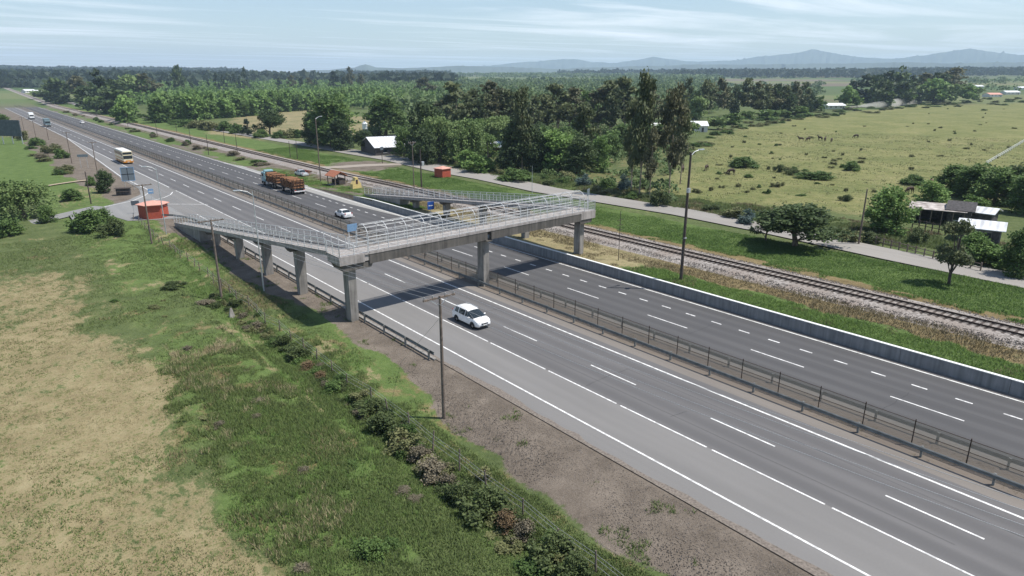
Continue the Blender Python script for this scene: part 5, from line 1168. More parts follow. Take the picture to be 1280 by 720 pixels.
make('shrub_green', 'shrub', 15, 'green', n=(260, 14), ls=.5, sig=.5)
make('shrub_bright', 'shrub', 16, 'bright', n=(260, 14), ls=.5, sig=.5)
make('shrub_dark', 'shrub', 17, 'bramble', n=(300, 16), ls=.42, sig=.5)
make('shrub_blue', 'shrub', 18, 'blue', n=(260, 14), ls=.5, sig=.5)
make('shrub_olive', 'shrub', 19, 'olive', n=(170, 12), ls=.6, sig=.55)
make('shrub_dead', 'shrub', 20, 'dead', n=(220, 12), ls=.42, sig=.6)
make('shrub_rusty', 'shrub', 21, 'rusty', n=(220, 12), ls=.42, sig=.6)
for i in range(3): make('orchard.%d' % i, 'broad', 40 + i, 'bright' if i != 1 else 'green', n=(130, 9), ls=.75, sig=.45)
for i in range(2): make('fardark.%d' % i, 'broad', 50 + i, 'dark', n=(130, 9), ls=.7, sig=.4)
for i in range(2): make('farpine.%d' % i, 'pine', 54 + i, 'pine', n=(150, 8), ls=.6, sig=.25)
for i in range(3): make('fareuca.%d' % i, 'euca', 57 + i, 'euca' if i != 1 else 'eucared', 'palebark', n=(170, 9), ls=.42, sig=.28)
for i in range(2): make('farbright.%d' % i, 'round', 62 + i, 'bright' if i else 'willow', n=(130, 9), ls=.7, sig=.4)
WID = dict(round=7.6, broad=6.4, euca=5.2, slim=6.4, pine=6.2, willow=9.0, shrub=8.6, orchard=6.4, fardark=6.4, farpine=6.2, fareuca=5.2, farbright=7.6)
def wid_of(key):
    for k in sorted(WID, key=len, reverse=True):
        if key.startswith(k): return WID[k]
def plant(key, x, y, z, h, w, name, label, cat='tree', group=None, solo=False):
    s = w / wid_of(key)
    rz = float(rng.random() * 6.28)
    if solo:
        o = link(name, CROWNS[key], None, (x, y, z)); o.scale = (s, s, h / 10); o.rotation_euler = (0, 0, rz); return tag(o, label, cat, group)
    t = thing(name, label, cat, (x, y, z), rz, group)
    c = link('crown', CROWNS[key], t); k = link('trunk', TRUNKS[key], t); c.scale = k.scale = (s, s, h / 10)
    return t
def ptree(key, bx, by, ty, wpx, name, label, cat='tree', group=None, solo=False, zf=1.0):
    X, Y, z = at(bx, by); h = max(.4, top_z(X, Y, ty) - z) * zf; w = wpx / ppm(X, Y, z); return plant(key, X, Y, z - .05, h, w, name, label, cat, group, solo)
# --- near and middle trees, each its own
for a in [
 ('round_dark', 993, 309, 249, 106, 'round_tree', 'wide round dark green tree shading the side road verge'),
 ('round_dark', 957, 301, 263, 36, 'small_tree', 'small thin trunked tree beside the wide round dark tree'),
 ('slim', 1186, 357, 270, 52, 'sparse_tree', 'sparse dark tree with leaning trunk on the track side of the side road'),
 ('broad_bright', 1107, 291, 233, 54, 'leafy_tree', 'fresh green leafy tree behind the leaning pole and farm yard'),
 ('broad_green', 1190, 243, 205, 44, 'hedge_tree', 'bushy green hedge tree at the left end of the farm hedge'),
 ('broad_green.2', 1216, 249, 204, 48, 'hedge_tree', 'second bushy green tree in the farm hedge, left of its middle'),
 ('broad_green', 1243, 255, 208, 50, 'hedge_tree', 'bushy green tree in the middle of the farm hedge'),
 ('broad_dark', 1268, 254, 204, 48, 'hedge_tree', 'darker bushy tree toward the right end of the farm hedge'),
 ('broad_green.2', 1292, 268, 210, 60, 'hedge_tree', 'bushy green tree cut by the frame at the hedge end'),
 ('broad_green', 1272, 346, 282, 40, 'yard_tree', 'green tree at the frame edge in front of the white roofed farm shed'),
 ('broad_bright.2', 1218, 328, 291, 46, 'yard_tree', 'low green tree just behind the sparse dark tree'),
 ('shrub_bright', 1249, 335, 309, 46, 'bush', 'low bright bush beside the far edge of the side road at right'),
 ('shrub_dark', 1145, 303, 278, 20, 'bush', 'dark pointed bush in the farm yard'),
 ('broad_bright.2', 1165, 258, 226, 36, 'bush', 'rounded bright green bush between the horses and farm hedge'),
 ('shrub_bright', 1215, 258, 243, 30, 'bush', 'pale green mound of leaves in front of the farm hedge'),
 ('shrub_olive', 1063, 302, 283, 26, 'bush', 'olive bush at the foot of the leaning wooden pole'),
 ('shrub_dark', 1088, 303, 285, 22, 'bush', 'dark bush right of the leaning wooden pole'),
 ('euca', 789, 240, 124, 27, 'eucalyptus_tree', 'slender eucalyptus at the left edge of the roadside grove'),
 ('euca.2', 799, 243, 86, 36, 'eucalyptus_tree', 'tallest eucalyptus of the grove beside the side road'),
 ('euca.3', 812, 247, 158, 20, 'eucalyptus_tree', 'short leaning eucalyptus nearest the side road in the grove'),
 ('euca.4', 836, 243, 106, 36, 'eucalyptus_tree', 'broad reddish eucalyptus at the right side of the roadside grove'),
 ('euca.2', 850, 230, 134, 27, 'eucalyptus_tree', 'thin eucalyptus behind the right side of the roadside grove'),
 ('euca.2', 653, 215, 106, 34, 'eucalyptus_tree', 'tall dark eucalyptus standing in front of the green trees'),
 ('broad_dark', 640, 214, 150, 40, 'dense_tree', 'dense dark tree at the foot of the tall dark eucalyptus'),
 ('broad_dark.2', 668, 214, 155, 36, 'dense_tree', 'dark shaded tree right of the tall dark eucalyptus'),
 ('euca', 728, 210, 128, 36, 'eucalyptus_tree', 'dark eucalyptus rising among the green trees behind the bridge end'),
 ('broad_dark', 722, 218, 168, 40, 'dense_tree', 'low dark tree under the eucalyptus behind the bridge end'),
 ('broad_bright', 700, 215, 162, 56, 'leafy_tree', 'broad fresh green tree behind the far bridge end'),
 ('broad_green', 676, 213, 164, 44, 'leafy_tree', 'green tree left of the broad fresh green tree'),
 ('broad_bright.2', 746, 214, 170, 32, 'young_tree', 'pale green young tree in the gap before the grove'),
 ('willow.2', 621, 182, 139, 54, 'willow_tree', 'pale green willow behind the dark red cottage'),
 ('broad_green', 600, 182, 148, 44, 'leafy_tree', 'green tree left behind the dark red cottage'),
 ('willow', 577, 203, 139, 66, 'willow_tree', 'large pale green willow above the red kiosk'),
 ('willow.2', 550, 202, 137, 60, 'willow_tree', 'drooping green willow left of the large willow'),
 ('broad_dark', 531, 200, 126, 48, 'dense_tree', 'tall dark tree at the right end of the white roofed shed'),
 ('broad_dark.2', 534, 205, 160, 36, 'dense_tree', 'olive dark tree in front of the tall dark tree beside the shed'),
 ('broad_green.2', 415, 184, 118, 64, 'large_tree', 'large green tree left of the white roofed shed, behind the lamp pole'),
 ('broad_dark.2', 393, 181, 136, 34, 'dense_tree', 'dark tree on the left flank of the large green tree'),
 ('broad_dark', 428, 188, 148, 32, 'dense_tree', 'lower dark tree on the right flank of the large green tree'),
 ('round_dark', 456, 190, 160, 28, 'small_tree', 'small round dark tree touching the left end of the white roof'),
 ('broad_green', 482, 170, 119, 52, 'large_tree', 'large round green tree rising behind the white roofed shed'),
 ('round_dark', 338, 170, 134, 38, 'round_tree', 'solitary dark round tree in the dry meadow'),
 ('pine', 310, 169, 146, 15, 'conifer', 'small dark conifer left of the solitary round tree'),
 ('shrub_bright', 595, 215, 190, 40, 'bush', 'bright leafy bush right of the red kiosk'),
 ('broad_bright', 583, 210, 186, 26, 'young_tree', 'young green tree behind the red kiosk'),
 ('shrub_green', 640, 226, 208, 40, 'bush', 'spreading green bush on the far road bank before the tall eucalyptus'),
 ('shrub_blue', 729, 233, 217, 18, 'bush', 'blue grey bush near the white sign on the bridge end'),
 ('shrub_green', 760, 236, 220, 24, 'bush', 'spiky green bush between two blue grey bushes'),
 ('shrub_blue', 781, 238, 218, 18, 'bush', 'blue grey bush at the foot of the eucalyptus grove'),
 ('shrub_dark', 824, 258, 230, 26, 'bush', 'dark rounded bush in front of the grove nearest the side road'),
 ('shrub_olive', 710, 226, 211, 22, 'bush', 'yellowish bush under the dark trees behind the bridge'),
 ('shrub_blue', 935, 280, 262, 26, 'bush', 'blue grey bush left of the small thin trunked tree'),
 ('shrub_olive', 918, 272, 256, 30, 'bush', 'olive bush behind the far edge of the side road before the round tree'),
 ('willow', 30, 273, 216, 78, 'willow_tree', 'wide drooping willow at the left edge beside the side lane'),
 ('broad_dark', 131, 241, 212, 20, 'dense_tree', 'dark bushy tree beside the framed sign panel'),
 ('shrub_green', 116, 288, 256, 40, 'bush', 'large green bush on the near side of the side lane'),
 ('shrub_dark', 142, 294, 268, 30, 'bush', 'dark bush between the side lane and salmon hut pole'),
 ('shrub_green', 130, 276, 257, 26, 'bush', 'green bush at the mouth of the side lane'),
 ('shrub_green', 8, 294, 270, 36, 'bush', 'green bush at the left frame edge below the willow'),
 ('broad_green', 60, 279, 256, 20, 'young_tree', 'small young tree beside the lane right of the willow'),
 ('shrub_green', 92, 250, 233, 26, 'bush', 'green bush on the far bank of the side lane'),
 ('shrub_green', 113, 232, 218, 12, 'bush', 'small bush at the corner of the mown field'),
 ('broad_green', 4, 166, 142, 24, 'dense_tree', 'green tree at the left frame edge beyond the billboard'),
 ('shrub_green', 76, 198, 184, 16, 'bush', 'green bush by the field edge pole nearest the coach'),
 ('shrub_olive', 65, 191, 177, 22, 'bush', 'olive bush along the field edge behind the nearer bush'),
 ('shrub_green', 48, 182, 170, 20, 'bush', 'green bush along the field edge facing the billboard'),
 ('shrub_olive', 30, 175, 160, 14, 'bush', 'small olive bush beside the billboard'),
]: ptree(*a[:7], cat='bush' if a[5] == 'bush' else 'tree')if False else ptree(a[0], a[1], a[2], a[3], a[4], a[5], a[6], 'bush' if a[5] == 'bush' else 'tree')
# --- far trees that can be told apart only as rows
def row(keys, pts, name, label, group, cat='tree', solo=True):
    od = sorted(range(len(pts)), key=lambda i: pts[i][0]); ok = len(pts) <= 20
    for i, p in enumerate(pts): ptree(keys[i % len(keys)], p[0], p[1], p[2], p[3], name, (label + ', ' + ORD[od.index(i)] + ' from left') if ok and len(pts) > 1 else label, cat, group, solo)
row(['fareuca.0', 'fareuca.1', 'fareuca.2'], [(570, 174, 104, 44), (556, 172, 124, 36), (590, 172, 112, 34), (605, 174, 118, 34), (618, 172, 103, 44), (632, 172, 112, 38), (697, 168, 106, 46), (712, 166, 110, 40), (683, 170, 118, 36), (668, 172, 120, 30), (748, 166, 110, 36), (765, 166, 101, 44), (780, 168, 98, 46), (812, 168, 112, 38), (762, 172, 120, 30), (842, 170, 112, 34)], 'eucalyptus_tree', 'brownish eucalyptus in the grove behind the green roadside trees', 'eucalyptus grove behind the roadside trees', solo=False)
row(['fareuca.0', 'fardark.0', 'fareuca.2', 'fareuca.1'], [(857, 148, 98, 16), (868, 150, 112, 22), (885, 149, 104, 24), (898, 147, 98, 22), (907, 146, 109, 20), (918, 144, 104, 14), (930, 146, 98, 22), (942, 147, 103, 24), (955, 147, 106, 24), (968, 146, 103, 20), (978, 146, 107, 20), (990, 145, 102, 20), (1001, 143, 103, 20), (1010, 141, 112, 18), (879, 150, 100, 18), (962, 146, 112, 26), (948, 148, 112, 26), (984, 146, 112, 24)], 'eucalyptus_tree', 'tall dark eucalyptus in the long row across the pasture', 'row of eucalyptus behind the pasture')
row(['farbright.0', 'orchard.1'], [(870, 153, 117, 26), (735, 160, 112, 36), (895, 162, 144, 30), (915, 156, 141, 26), (935, 152, 137, 22), (960, 150, 137, 30), (978, 148, 136, 24), (1021, 140, 120, 20), (860, 172, 150, 24), (1000, 146, 132, 24)], 'leafy_tree', 'rounded fresh green tree among the far eucalyptus', 'green trees among the far eucalyptus')
row(['farpine.0', 'fardark.0', 'farpine.1', 'fardark.1'], [(1075, 132, 92, 42), (1092, 132, 92, 26), (1106, 131, 88, 36), (1121, 130, 86, 34), (1135, 130, 93, 28), (1098, 134, 98, 30), (1062, 132, 100, 24), (1128, 132, 98, 30)], 'dark_tree', 'dark tree of the dense grove behind the dust cloud', 'dark grove behind the dust cloud')
row(['fareuca.1', 'fardark.0'], [(1155, 128, 92, 34), (1166, 128, 90, 34), (1184, 126, 85, 38), (1145, 128, 96, 26)], 'tall_tree', 'tall reddish or dark tree at the right of the far grove', 'tall trees at the right of the far grove')
row(['farbright.1', 'farbright.0'], [(1059, 137, 107, 30), (1103, 134, 109, 28), (1128, 132, 108, 24), (1150, 130, 104, 30), (1168, 130, 98, 44), (1184, 130, 102, 34), (1205, 129, 104, 26), (1215, 128, 106, 22)], 'round_tree', 'rounded light green tree along the front of the far grove', 'light green trees before the far grove')
row(['fardark.0', 'fareuca.1', 'fardark.1', 'farpine.0'], [(75, 130, 96, 32), (97, 128, 95, 28), (112, 136, 104, 32), (130, 140, 84, 34), (148, 134, 98, 36), (185, 130, 92, 32), (146, 142, 108, 42), (213, 122, 96, 14), (225, 121, 80, 16), (106, 130, 98, 26), (66, 128, 102, 22)], 'dark_tree', 'tall dark tree beyond the railway before the left horizon', 'dark trees before the left horizon')
row(['farbright.0'], [(167, 130, 89, 40), (124, 142, 118, 30), (50, 124, 112, 24)], 'leafy_tree', 'green rounded tree among the dark trees before the left horizon', 'green trees before the left horizon')
row(['farpine.0', 'farpine.1'], [(272, 118, 89, 11), (280, 117, 92, 9), (286, 117, 90, 10), (294, 116, 91, 11), (307, 116, 83, 12), (301, 117, 95, 9), (262, 118, 98, 9), (240, 118, 100, 9), (230, 119, 102, 12)], 'pine_tree', 'tall narrow dark pine rising behind the light green plantation', 'pines behind the plantation')
row(['fareuca.1', 'farpine.1'], [(439, 114, 84, 11), (419, 116, 88, 20), (452, 115, 93, 11), (431, 115, 95, 12), (530, 128, 97, 26), (378, 116, 96, 12), (365, 116, 94, 12), (350, 116, 96, 12), (388, 116, 97, 12), (395, 117, 99, 12)], 'tall_tree', 'tall dark tree above the distant woodland', 'tall trees above the distant woodland')
gp_ = [(505, 196), (516, 188), (545, 190), (560, 186), (566, 192), (592, 192), (608, 196), (636, 192), (646, 200), (660, 196), (684, 190), (690, 200), (706, 186), (716, 196), (732, 188), (752, 182), (768, 186), (776, 176), (790, 180), (806, 186), (820, 176), (838, 182), (852, 174), (735, 200), (764, 196), (602, 178), (648, 180), (672, 182), (725, 176), (800, 172)]
for i, (bx, by) in enumerate(gp_):
    k_ = ['broad_green', 'farbright.0', 'broad_bright.2', 'broad_dark', 'orchard.1', 'broad_green.2'][i % 6]
    X, Y, z = at(bx, by); plant(k_, X, Y, z - .1, float(rng.uniform(6, 10.5)), float(rng.uniform(6, 9)), 'leafy_tree', 'green tree filling the grove between side road and eucalyptus', 'tree', 'green trees filling the roadside grove')
# --- plantation: the front rows as single trees
fr = [at(*p)[:2] for p in [(158, 154), (200, 153), (232, 151), (292, 147), (350, 140), (400, 137), (470, 130), (525, 130)]]
fd = dense(fr, 8.8); cnt = 0
for rrow in range(4):
    for (x, y) in fd:
        rr_ = math.hypot(x, y); ox, oy = x / rr_ * rrow * 15, y / rr_ * rrow * 15
        X, Y = x + ox + float(rng.normal(0, 1.6)), y + oy + float(rng.normal(0, 1.6)); h = float(rng.uniform(12, 16.5)) * (1 if rrow else .92)
        plant('orchard.%d' % (cnt % 3), X, Y, float(hz(X, Y)) - .8, h, float(rng.uniform(9, 12)), 'plantation_tree', 'light green tree in the dense plantation beyond the dry meadow', 'tree', 'plantation trees beyond the dry meadow', True); cnt += 1
# --- bushes along the far side of the side road and the railway
bl = 'low green bush along the far bank of the side road'
for (bx, by, ty, w) in [(232, 158, 148, 22), (246, 160, 147, 22), (258, 162, 148, 20), (270, 163, 148, 24), (284, 164, 149, 20), (296, 167, 152, 18), (220, 156, 148, 18), (205, 153, 146, 18), (190, 150, 144, 16), (360, 172, 158, 22), (373, 172, 160, 20), (350, 173, 162, 18), (325, 172, 160, 20), (176, 147, 141, 16), (160, 145, 139, 16), (145, 142, 136, 18)]:
    ptree('shrub_green' if bx % 3 else 'shrub_olive', bx, by, ty, w, 'bush', bl, 'bush', 'bushes along the far bank of the side road', True)
for i in range(26):
    x, y = float(rng.uniform(98.5, 104)), float(rng.uniform(50, 160)) ; 
    if 118 < y < 152 and x < 101: continue
    plant(['shrub_green', 'shrub_olive', 'shrub_dark'][i % 3], x, y, float(hz(x, y)) - .1, float(rng.uniform(.9, 2.2)), float(rng.uniform(1.6, 3.6)), 'bush', 'rough low bush on the weedy bank between side road and pasture', 'bush', 'bushes on the weedy roadside bank', True)
for i in range(30):
    x, y = float(rng.uniform(62.5, 66)), float(190 + 420 * rng.random() ** 1.3)
    plant(['shrub_olive', 'shrub_dead', 'shrub_green'][i % 3], x, y, float(hz(x, y)) - .05, float(rng.uniform(.8, 2.2)), float(rng.uniform(2, 5)), 'bush', 'scrubby bush between the far carriageway and railway', 'bush', 'scrub beside the railway', True)
for i in range(16):
    x, y = float(rng.uniform(17.5, 21)), float(205 + 220 * rng.random())
    plant(['shrub_olive', 'shrub_dead', 'shrub_green'][i % 3], x, y, float(hz(x, y)) - .05, float(rng.uniform(.8, 2.0)), float(rng.uniform(2, 5)), 'bush', 'scrubby bush along the field edge poles left of the highway', 'bush', 'scrub along the left field edge', True)
# --- brambles along the ditch
for k, (bx, by, w, h, key, lb) in enumerate([
 (356, 431, 22, 1.5, 'shrub_dark', 'dark bramble bush at the far end of the ditch thicket'), (374, 449, 30, 1.7, 'shrub_dark', 'big dark bramble bush beside the rusty weeds'),
 (386, 463, 26, .9, 'shrub_rusty', 'clump of rusty brown dead weeds in the ditch thicket'), (402, 474, 24, .8, 'shrub_rusty', 'smaller clump of rusty weeds behind the blue leaved bush'), (422, 488, 30, 1.1, 'shrub_green', 'blue leaved green bush in the ditch thicket'),
 (450, 500, 24, 1.1, 'shrub_olive', 'olive bush between the blue leaved bush and dark bramble'), (466, 516, 32, 1.5, 'shrub_dark', 'dark bramble bush up the ditch from the tall near pole'), (483, 540, 44, 1.9, 'shrub_dark', 'largest black green bramble bush below the near pole'),
 (507, 560, 42, 1.5, 'shrub_olive', 'olive grey bush spreading beside the largest bramble'), (524, 572, 30, 1.2, 'shrub_dead', 'grey tangle of dead stems beside the olive grey bush'), (544, 594, 48, 1.3, 'shrub_dead', 'wide grey tangle of dead branches in the ditch'),
 (562, 606, 26, 1.0, 'shrub_dead', 'small grey tangle beyond the wide dead branches'), (578, 626, 38, 1.7, 'shrub_dark', 'dark bramble bush between the grey tangle and speckled bush'), (607, 646, 58, 2.2, 'shrub_dark', 'large bramble bush speckled with flowers in the ditch'),
 (634, 660, 36, 1.2, 'shrub_rusty', 'brown dried bush next to the large speckled bramble'), (653, 672, 34, 1.3, 'shrub_dead', 'grey brown dried bush next to the brown dried bush'), (692, 700, 54, 1.9, 'shrub_dark', 'bramble bush close to the bottom edge of the picture'),
 (716, 722, 40, 1.6, 'shrub_dark', 'dark bramble bush cut by the bottom edge of the picture'), (666, 716, 40, .9, 'shrub_green', 'low green bush left of the bottom edge brambles'), (468, 690, 40, 1.0, 'shrub_green', 'low dark green weed clump in the lush grass'),
 (268, 385, 16, .9, 'shrub_dark', 'small dark bush at the foot of the ramp side pole'), (255, 380, 26, .7, 'shrub_dead', 'grey dry weeds left of the ramp side pole'), (215, 358, 26, .8, 'shrub_dark', 'dark weed clump in the grass below the ramp foot'), (310, 412, 22, .7, 'shrub_dead', 'grey weeds right of the concrete marker')]):
    X, Y, z = at(bx, by); plant(key, X, Y, z - .15, h * 1.1, w / ppm(X, Y, z) * 1.05, 'bramble', lb, 'bush')
# low tangle of weeds filling the ditch between the brambles
for i in range(90):
    y = 14 + 66 * float(rng.random()) ** 1.2; x = 19.8 + float(rng.normal(0, .5)); key = ['shrub_olive', 'shrub_green', 'shrub_dark', 'shrub_green', 'shrub_olive', 'shrub_dark', 'shrub_dead'][i % 7]
    plant(key, x, y, float(hz(x, y)) - .1, float(rng.uniform(.4, 1.1)), float(rng.uniform(.7, 1.8)), 'weed_clump', 'low tangled weed clump in the ditch thicket between the brambles', 'weeds', 'weed clumps along the ditch', True)
for i in range(60):
    x, y = float(rng.uniform(2, 17.5)), 24 + 60 * float(rng.random()) ** 1.2
    if sdf(DRYF, np.array([x]), np.array([y]))[0] > -1: continue
    plant(['shrub_olive', 'shrub_green', 'shrub_dead', 'shrub_olive'][i % 4], x, y, float(hz(x, y)) - .12, float(rng.uniform(.25, .6)), float(rng.uniform(.5, 1.5)), 'weed_clump', 'small weed clump standing in the green grass beside the dry field', 'weeds', 'weed clumps in the green grass', True)
# --- shrubs scattered over the horse pasture
for (bx, by, ty, w, lb) in [(932, 209, 193, 36, 'largest green shrub of the horse pasture'), (975, 215, 202, 14, 'dark upright shrub in the middle of the horse pasture'), (990, 218, 208, 18, 'low shrub right of the dark upright pasture shrub'), (1022, 223, 212, 40, 'wide low shrub in the middle of the pasture'), (1066, 213, 199, 20, 'round shrub at the right of the wide low pasture shrub'), (1138, 230, 216, 30, 'grey green shrub near the brown horses'), (1058, 251, 240, 16, 'small shrub in the pasture before the fresh green tree')]:
    ptree('shrub_green' if w > 18 else 'shrub_dark', bx, by, ty, w, 'shrub', lb, 'shrub')
hp = np.array(HFIELD); n_ = 0
while n_ < 100:
    bx = float(rng.uniform(845, 1275)); by = float(132 + 120 * rng.random() ** 1.1); X, Y, z = at(bx, by)
    if sdf(HFIELD, np.array([X]), np.array([Y]))[0] < 4: continue
    plant(['shrub_olive', 'shrub_olive', 'shrub_green', 'shrub_olive'][n_ % 4], X, Y, z - .05, float(rng.uniform(.5, 1.3)), float(rng.uniform(.8, 2.2)), 'shrub', 'small low scrub tuft dotted over the horse pasture', 'shrub', 'scrub tufts dotted over the pasture', True); n_ += 1
for i in range(70):
    t_ = i / 69; bx = 1000 + 290 * t_ + float(rng.normal(0, 3)); by = float(np.interp(bx, [1000, 1080, 1150, 1290], [146, 138, 131, 126])) + float(rng.normal(0, 2.5)); X, Y, z = at(bx, by)
    plant(['shrub_green', 'shrub_olive', 'shrub_dark'][i % 3], X, Y, z - .1, float(rng.uniform(1.2, 3)), float(rng.uniform(4, 9)), 'shrub', 'dense green shrub along the far edge of the horse pasture', 'shrub', 'shrubs along the far pasture edge', True)
for i in range(34):
    t_ = i / 33; bx = 850 + 150 * t_; by = float(np.interp(bx, [850, 900, 1000], [196, 166, 146])) + float(rng.normal(0, 2)); X, Y, z = at(bx, by)
    plant(['shrub_green', 'shrub_olive'][i % 2], X, Y, z - .1, float(rng.uniform(1.0, 2.4)), float(rng.uniform(3, 7)), 'shrub', 'green shrub in the hedge between pasture and white roofed houses', 'shrub', 'hedge shrubs on the left of the pasture', True)

# --- woods and forest belts seen as masses
def mass(name, pts, hs, ws, leaf, per, ls):
    r = np.random.default_rng(len(name) + len(pts)); P = []; T = []; Sz = []
    for (x, y), h, w in zip(pts, hs, ws):
        z = float(hz(x, y)); d = unit(r, per); d[:, 2] = np.abs(d[:, 2]) * 1.0; c = np.array([x, y, z + h * .35]); q = c + d * np.array([w * .5, w * .5, h * .65]) * r.uniform(.75, 1.05, (per, 1)); q[:, 2] -= (r.random(per) < .3) * h * .3 * r.random(per)
        P.append(q); T.append(np.clip(r.random() * .55 + r.random(per) * .45, 0, 1)); Sz.append(np.full(per, ls * w))
    P = np.concatenate(P); T = np.concatenate(T); Sz = np.concatenate(Sz); V, F_, tn = leaf_quads(r, P, Sz, T, 0, 1.25)
    return tag(link(name, npmesh(name, V, F_, L[leaf], {'tone': tn})), kind='stuff')
def scatter(poly, n, seed, clear=()):
    r = np.random.default_rng(seed); out = []; P = np.array(poly); lo, hi = P.min(0), P.max(0)
    while len(out) < n:
        Q = r.uniform(lo, hi, (n * 2, 2)); ok = sdf(poly, Q[:, 0], Q[:, 1]) > 0
        for c in clear: ok &= sdf(c, Q[:, 0], Q[:, 1]) < 6
        out += [tuple(q) for q in Q[ok]]
    return out[:n]
def radial(n, pxa, pxb, r0, r1, seed, powr=1.0, gaps=True):
    """points between two bearings and two distances"""
    r = np.random.default_rng(seed); out = []
    while len(out) < n:
        px = r.uniform(pxa, pxb); d = r0 + (r1 - r0) * r.random() ** powr; a = math.atan((px - 640) / 870); b = YAW + a; x, y = d * math.sin(b), d * math.cos(b)
        if x < 104 + 0.02 * y and px > -40 and d < 1400: continue
        if gaps and vnoise(np.array([x]), np.array([y]), 150 + d * .08, 77)[0] < .44: continue
        out.append((x, y))
    return out
rr2 = np.random.default_rng(5)
def u(n, a, b): return rr2.uniform(a, b, n)
p1 = radial(900, 150, 560, 560, 1500, 21, 1.0, False); p1 = [p for p in p1 if math.hypot(*p) > 560]
mass('plantation_canopy', p1, u(len(p1), 9, 15), u(len(p1), 9, 16), 'bright', 46, .16)
p2 = radial(1500, 480, 900, 480, 2300, 22, 1.3, True)
p2 = [p for p in p2 if sdf(PASTURE, np.array([p[0]]), np.array([p[1]]))[0] < -20]
mass('woods', p2, u(len(p2), 7, 15), u(len(p2), 9, 20), 'wood', 44, .17)
p3 = radial(2600, -260, 560, 1350, 6000, 23, 1.2, True)
mass('far_forest', p3, u(len(p3), 12, 24), u(len(p3), 30, 75), 'farwood', 36, .2)
p4 = radial(1300, 840, 1500, 2500, 4300, 24, 1.0, True) + radial(1100, 700, 1500, 3300, 4600, 25, 1.0, False)
mass('forest_belt', p4, u(len(p4), 16, 30), u(len(p4), 30, 70), 'farwood', 34, .2)
p5 = radial(420, 900, 1500, 750, 2400, 26, 1.0, True); p5 = [p for p in p5 if vnoise(np.array([p[0]]), np.array([p[1]]), 120, 78)[0] > .62]
if p5: mass('hedgerow_woods', p5, u(len(p5), 6, 12), u(len(p5), 9, 22), 'wood', 44, .17)
p6 = radial(1500, 500, 900, 1500, 4200, 27, 1.0, True)
mass('distant_woodland', p6, u(len(p6), 9, 16), u(len(p6), 16, 36), 'wood', 30, .2)

ud = scatter(UNDER, 1500, 71); ud = [p for p in ud if p[0] > 100.5 and vnoise(np.array([p[0]]), np.array([p[1]]), 9, 5)[0] > .38 and math.hypot(p[0] - 107, p[1] - 160) > 9]
mass('undergrowth', ud, u(len(ud), .8, 2.4), u(len(ud), 1.5, 4.5), 'wood', 40, .17)
p7 = [p for p in radial(900, -30, 200, 760, 1700, 28, 1.0, True) if p[0] > 112]
if p7: mass('distant_woods', p7, u(len(p7), 4, 11), u(len(p7), 9, 20), 'wood', 40, .17)
# --- grasses as stuff
def blades(name, X, Y, h, w, leaf, per, spread, seed, lean=.35):
    r = np.random.default_rng(seed); n = len(X) * per
    bx = np.repeat(X, per) + r.normal(0, spread, n); by = np.repeat(Y, per) + r.normal(0, spread, n); bz = hz(bx, by) + (vnoise(bx, by, 5, 11) - .5) * .22 * sstep(np.abs(bx - 43), 16, 20) + (vnoise(bx, by, 17, 12) - .5) * .35 * sstep(np.abs(bx - 43), 16, 20) - .03
    hh = np.repeat(h, per) * r.uniform(.55, 1.3, n); a = r.random(n) * 6.28; ww = w * r.uniform(.6, 1.4, n); la = r.random(n) * 6.28; ll = hh * lean * r.uniform(.2, 1.6, n)
    V = np.stack([np.stack([bx - np.cos(a) * ww, by - np.sin(a) * ww, bz], 1), np.stack([bx + np.cos(a) * ww, by + np.sin(a) * ww, bz], 1), np.stack([bx + np.cos(la) * ll, by + np.sin(la) * ll, bz + hh], 1)], 1).reshape(-1, 3)
    F_ = np.arange(3 * n).reshape(n, 3); tone = np.clip(np.repeat(np.repeat(r.random(len(X)) * .6, per) + r.random(n) * .4, 3), 0, 1)
    return tag(link(name, npmesh(name, V, F_, L[leaf], {'tone': tone})), kind='stuff')
def pick(n, x0, x1, y0, y1, f, seed, py=1.35):
    r = np.random.default_rng(seed); X = r.uniform(x0, x1, n); Y = y0 + (y1 - y0) * r.random(n) ** py; z_ = zone(X, Y); z_['n1'] = vnoise(X, Y, 1.6, 31); z_['n2'] = vnoise(X, Y, 5.5, 32); z_['n3'] = vnoise(X, Y, .8, 33); ok = f(z_, X, Y); return X[ok], Y[ok], {k: v[ok] for k, v in z_.items()}
NOD = lambda z: z['dirt'] + (z['n1'] - .5) * .8 < .35
X, Y, q = pick(120000, -34, 24.5, 10, 125, lambda z, X, Y: (z['dry'] < .42) & NOD(z) & (z['n2'] * .5 + z['n1'] * .5 > .30), 41)
blades('grass', X, Y, (.13 + .22 * q['n1'] * q['n2']) + .16 * np.clip(q['lush'] - .5, 0, 1), .030, 'grass', 4, .10, 51)
X, Y, q = pick(90000, -30, 24, 10, 110, lambda z, X, Y: ((z['lush'] > .72) & NOD(z)) | (np.abs(X - 19) < 1.1), 42)
blades('grass', X, Y, .15 + .28 * q['n2'], .030, 'lush', 3, .13, 52, .6)
X, Y, q = pick(150000, -40, 12, 10, 120, lambda z, X, Y: (z['dry'] > .3) & (z['n3'] > .25), 43)
blades('dry_grass', X, Y, .05 + .10 * q['n1'], .028, 'straw', 3, .10, 53, 1.1)
X, Y, q = pick(75000, -40, 12, 10, 120, lambda z, X, Y: (z['dry'] > .3) & (z['n1'] * .25 + z['n3'] * .5 + z['n2'] * .3 > .50), 44)
blades('weeds', X, Y, .06 + .10 * q['n2'], .035, 'grass', 5, .09, 54, .7)
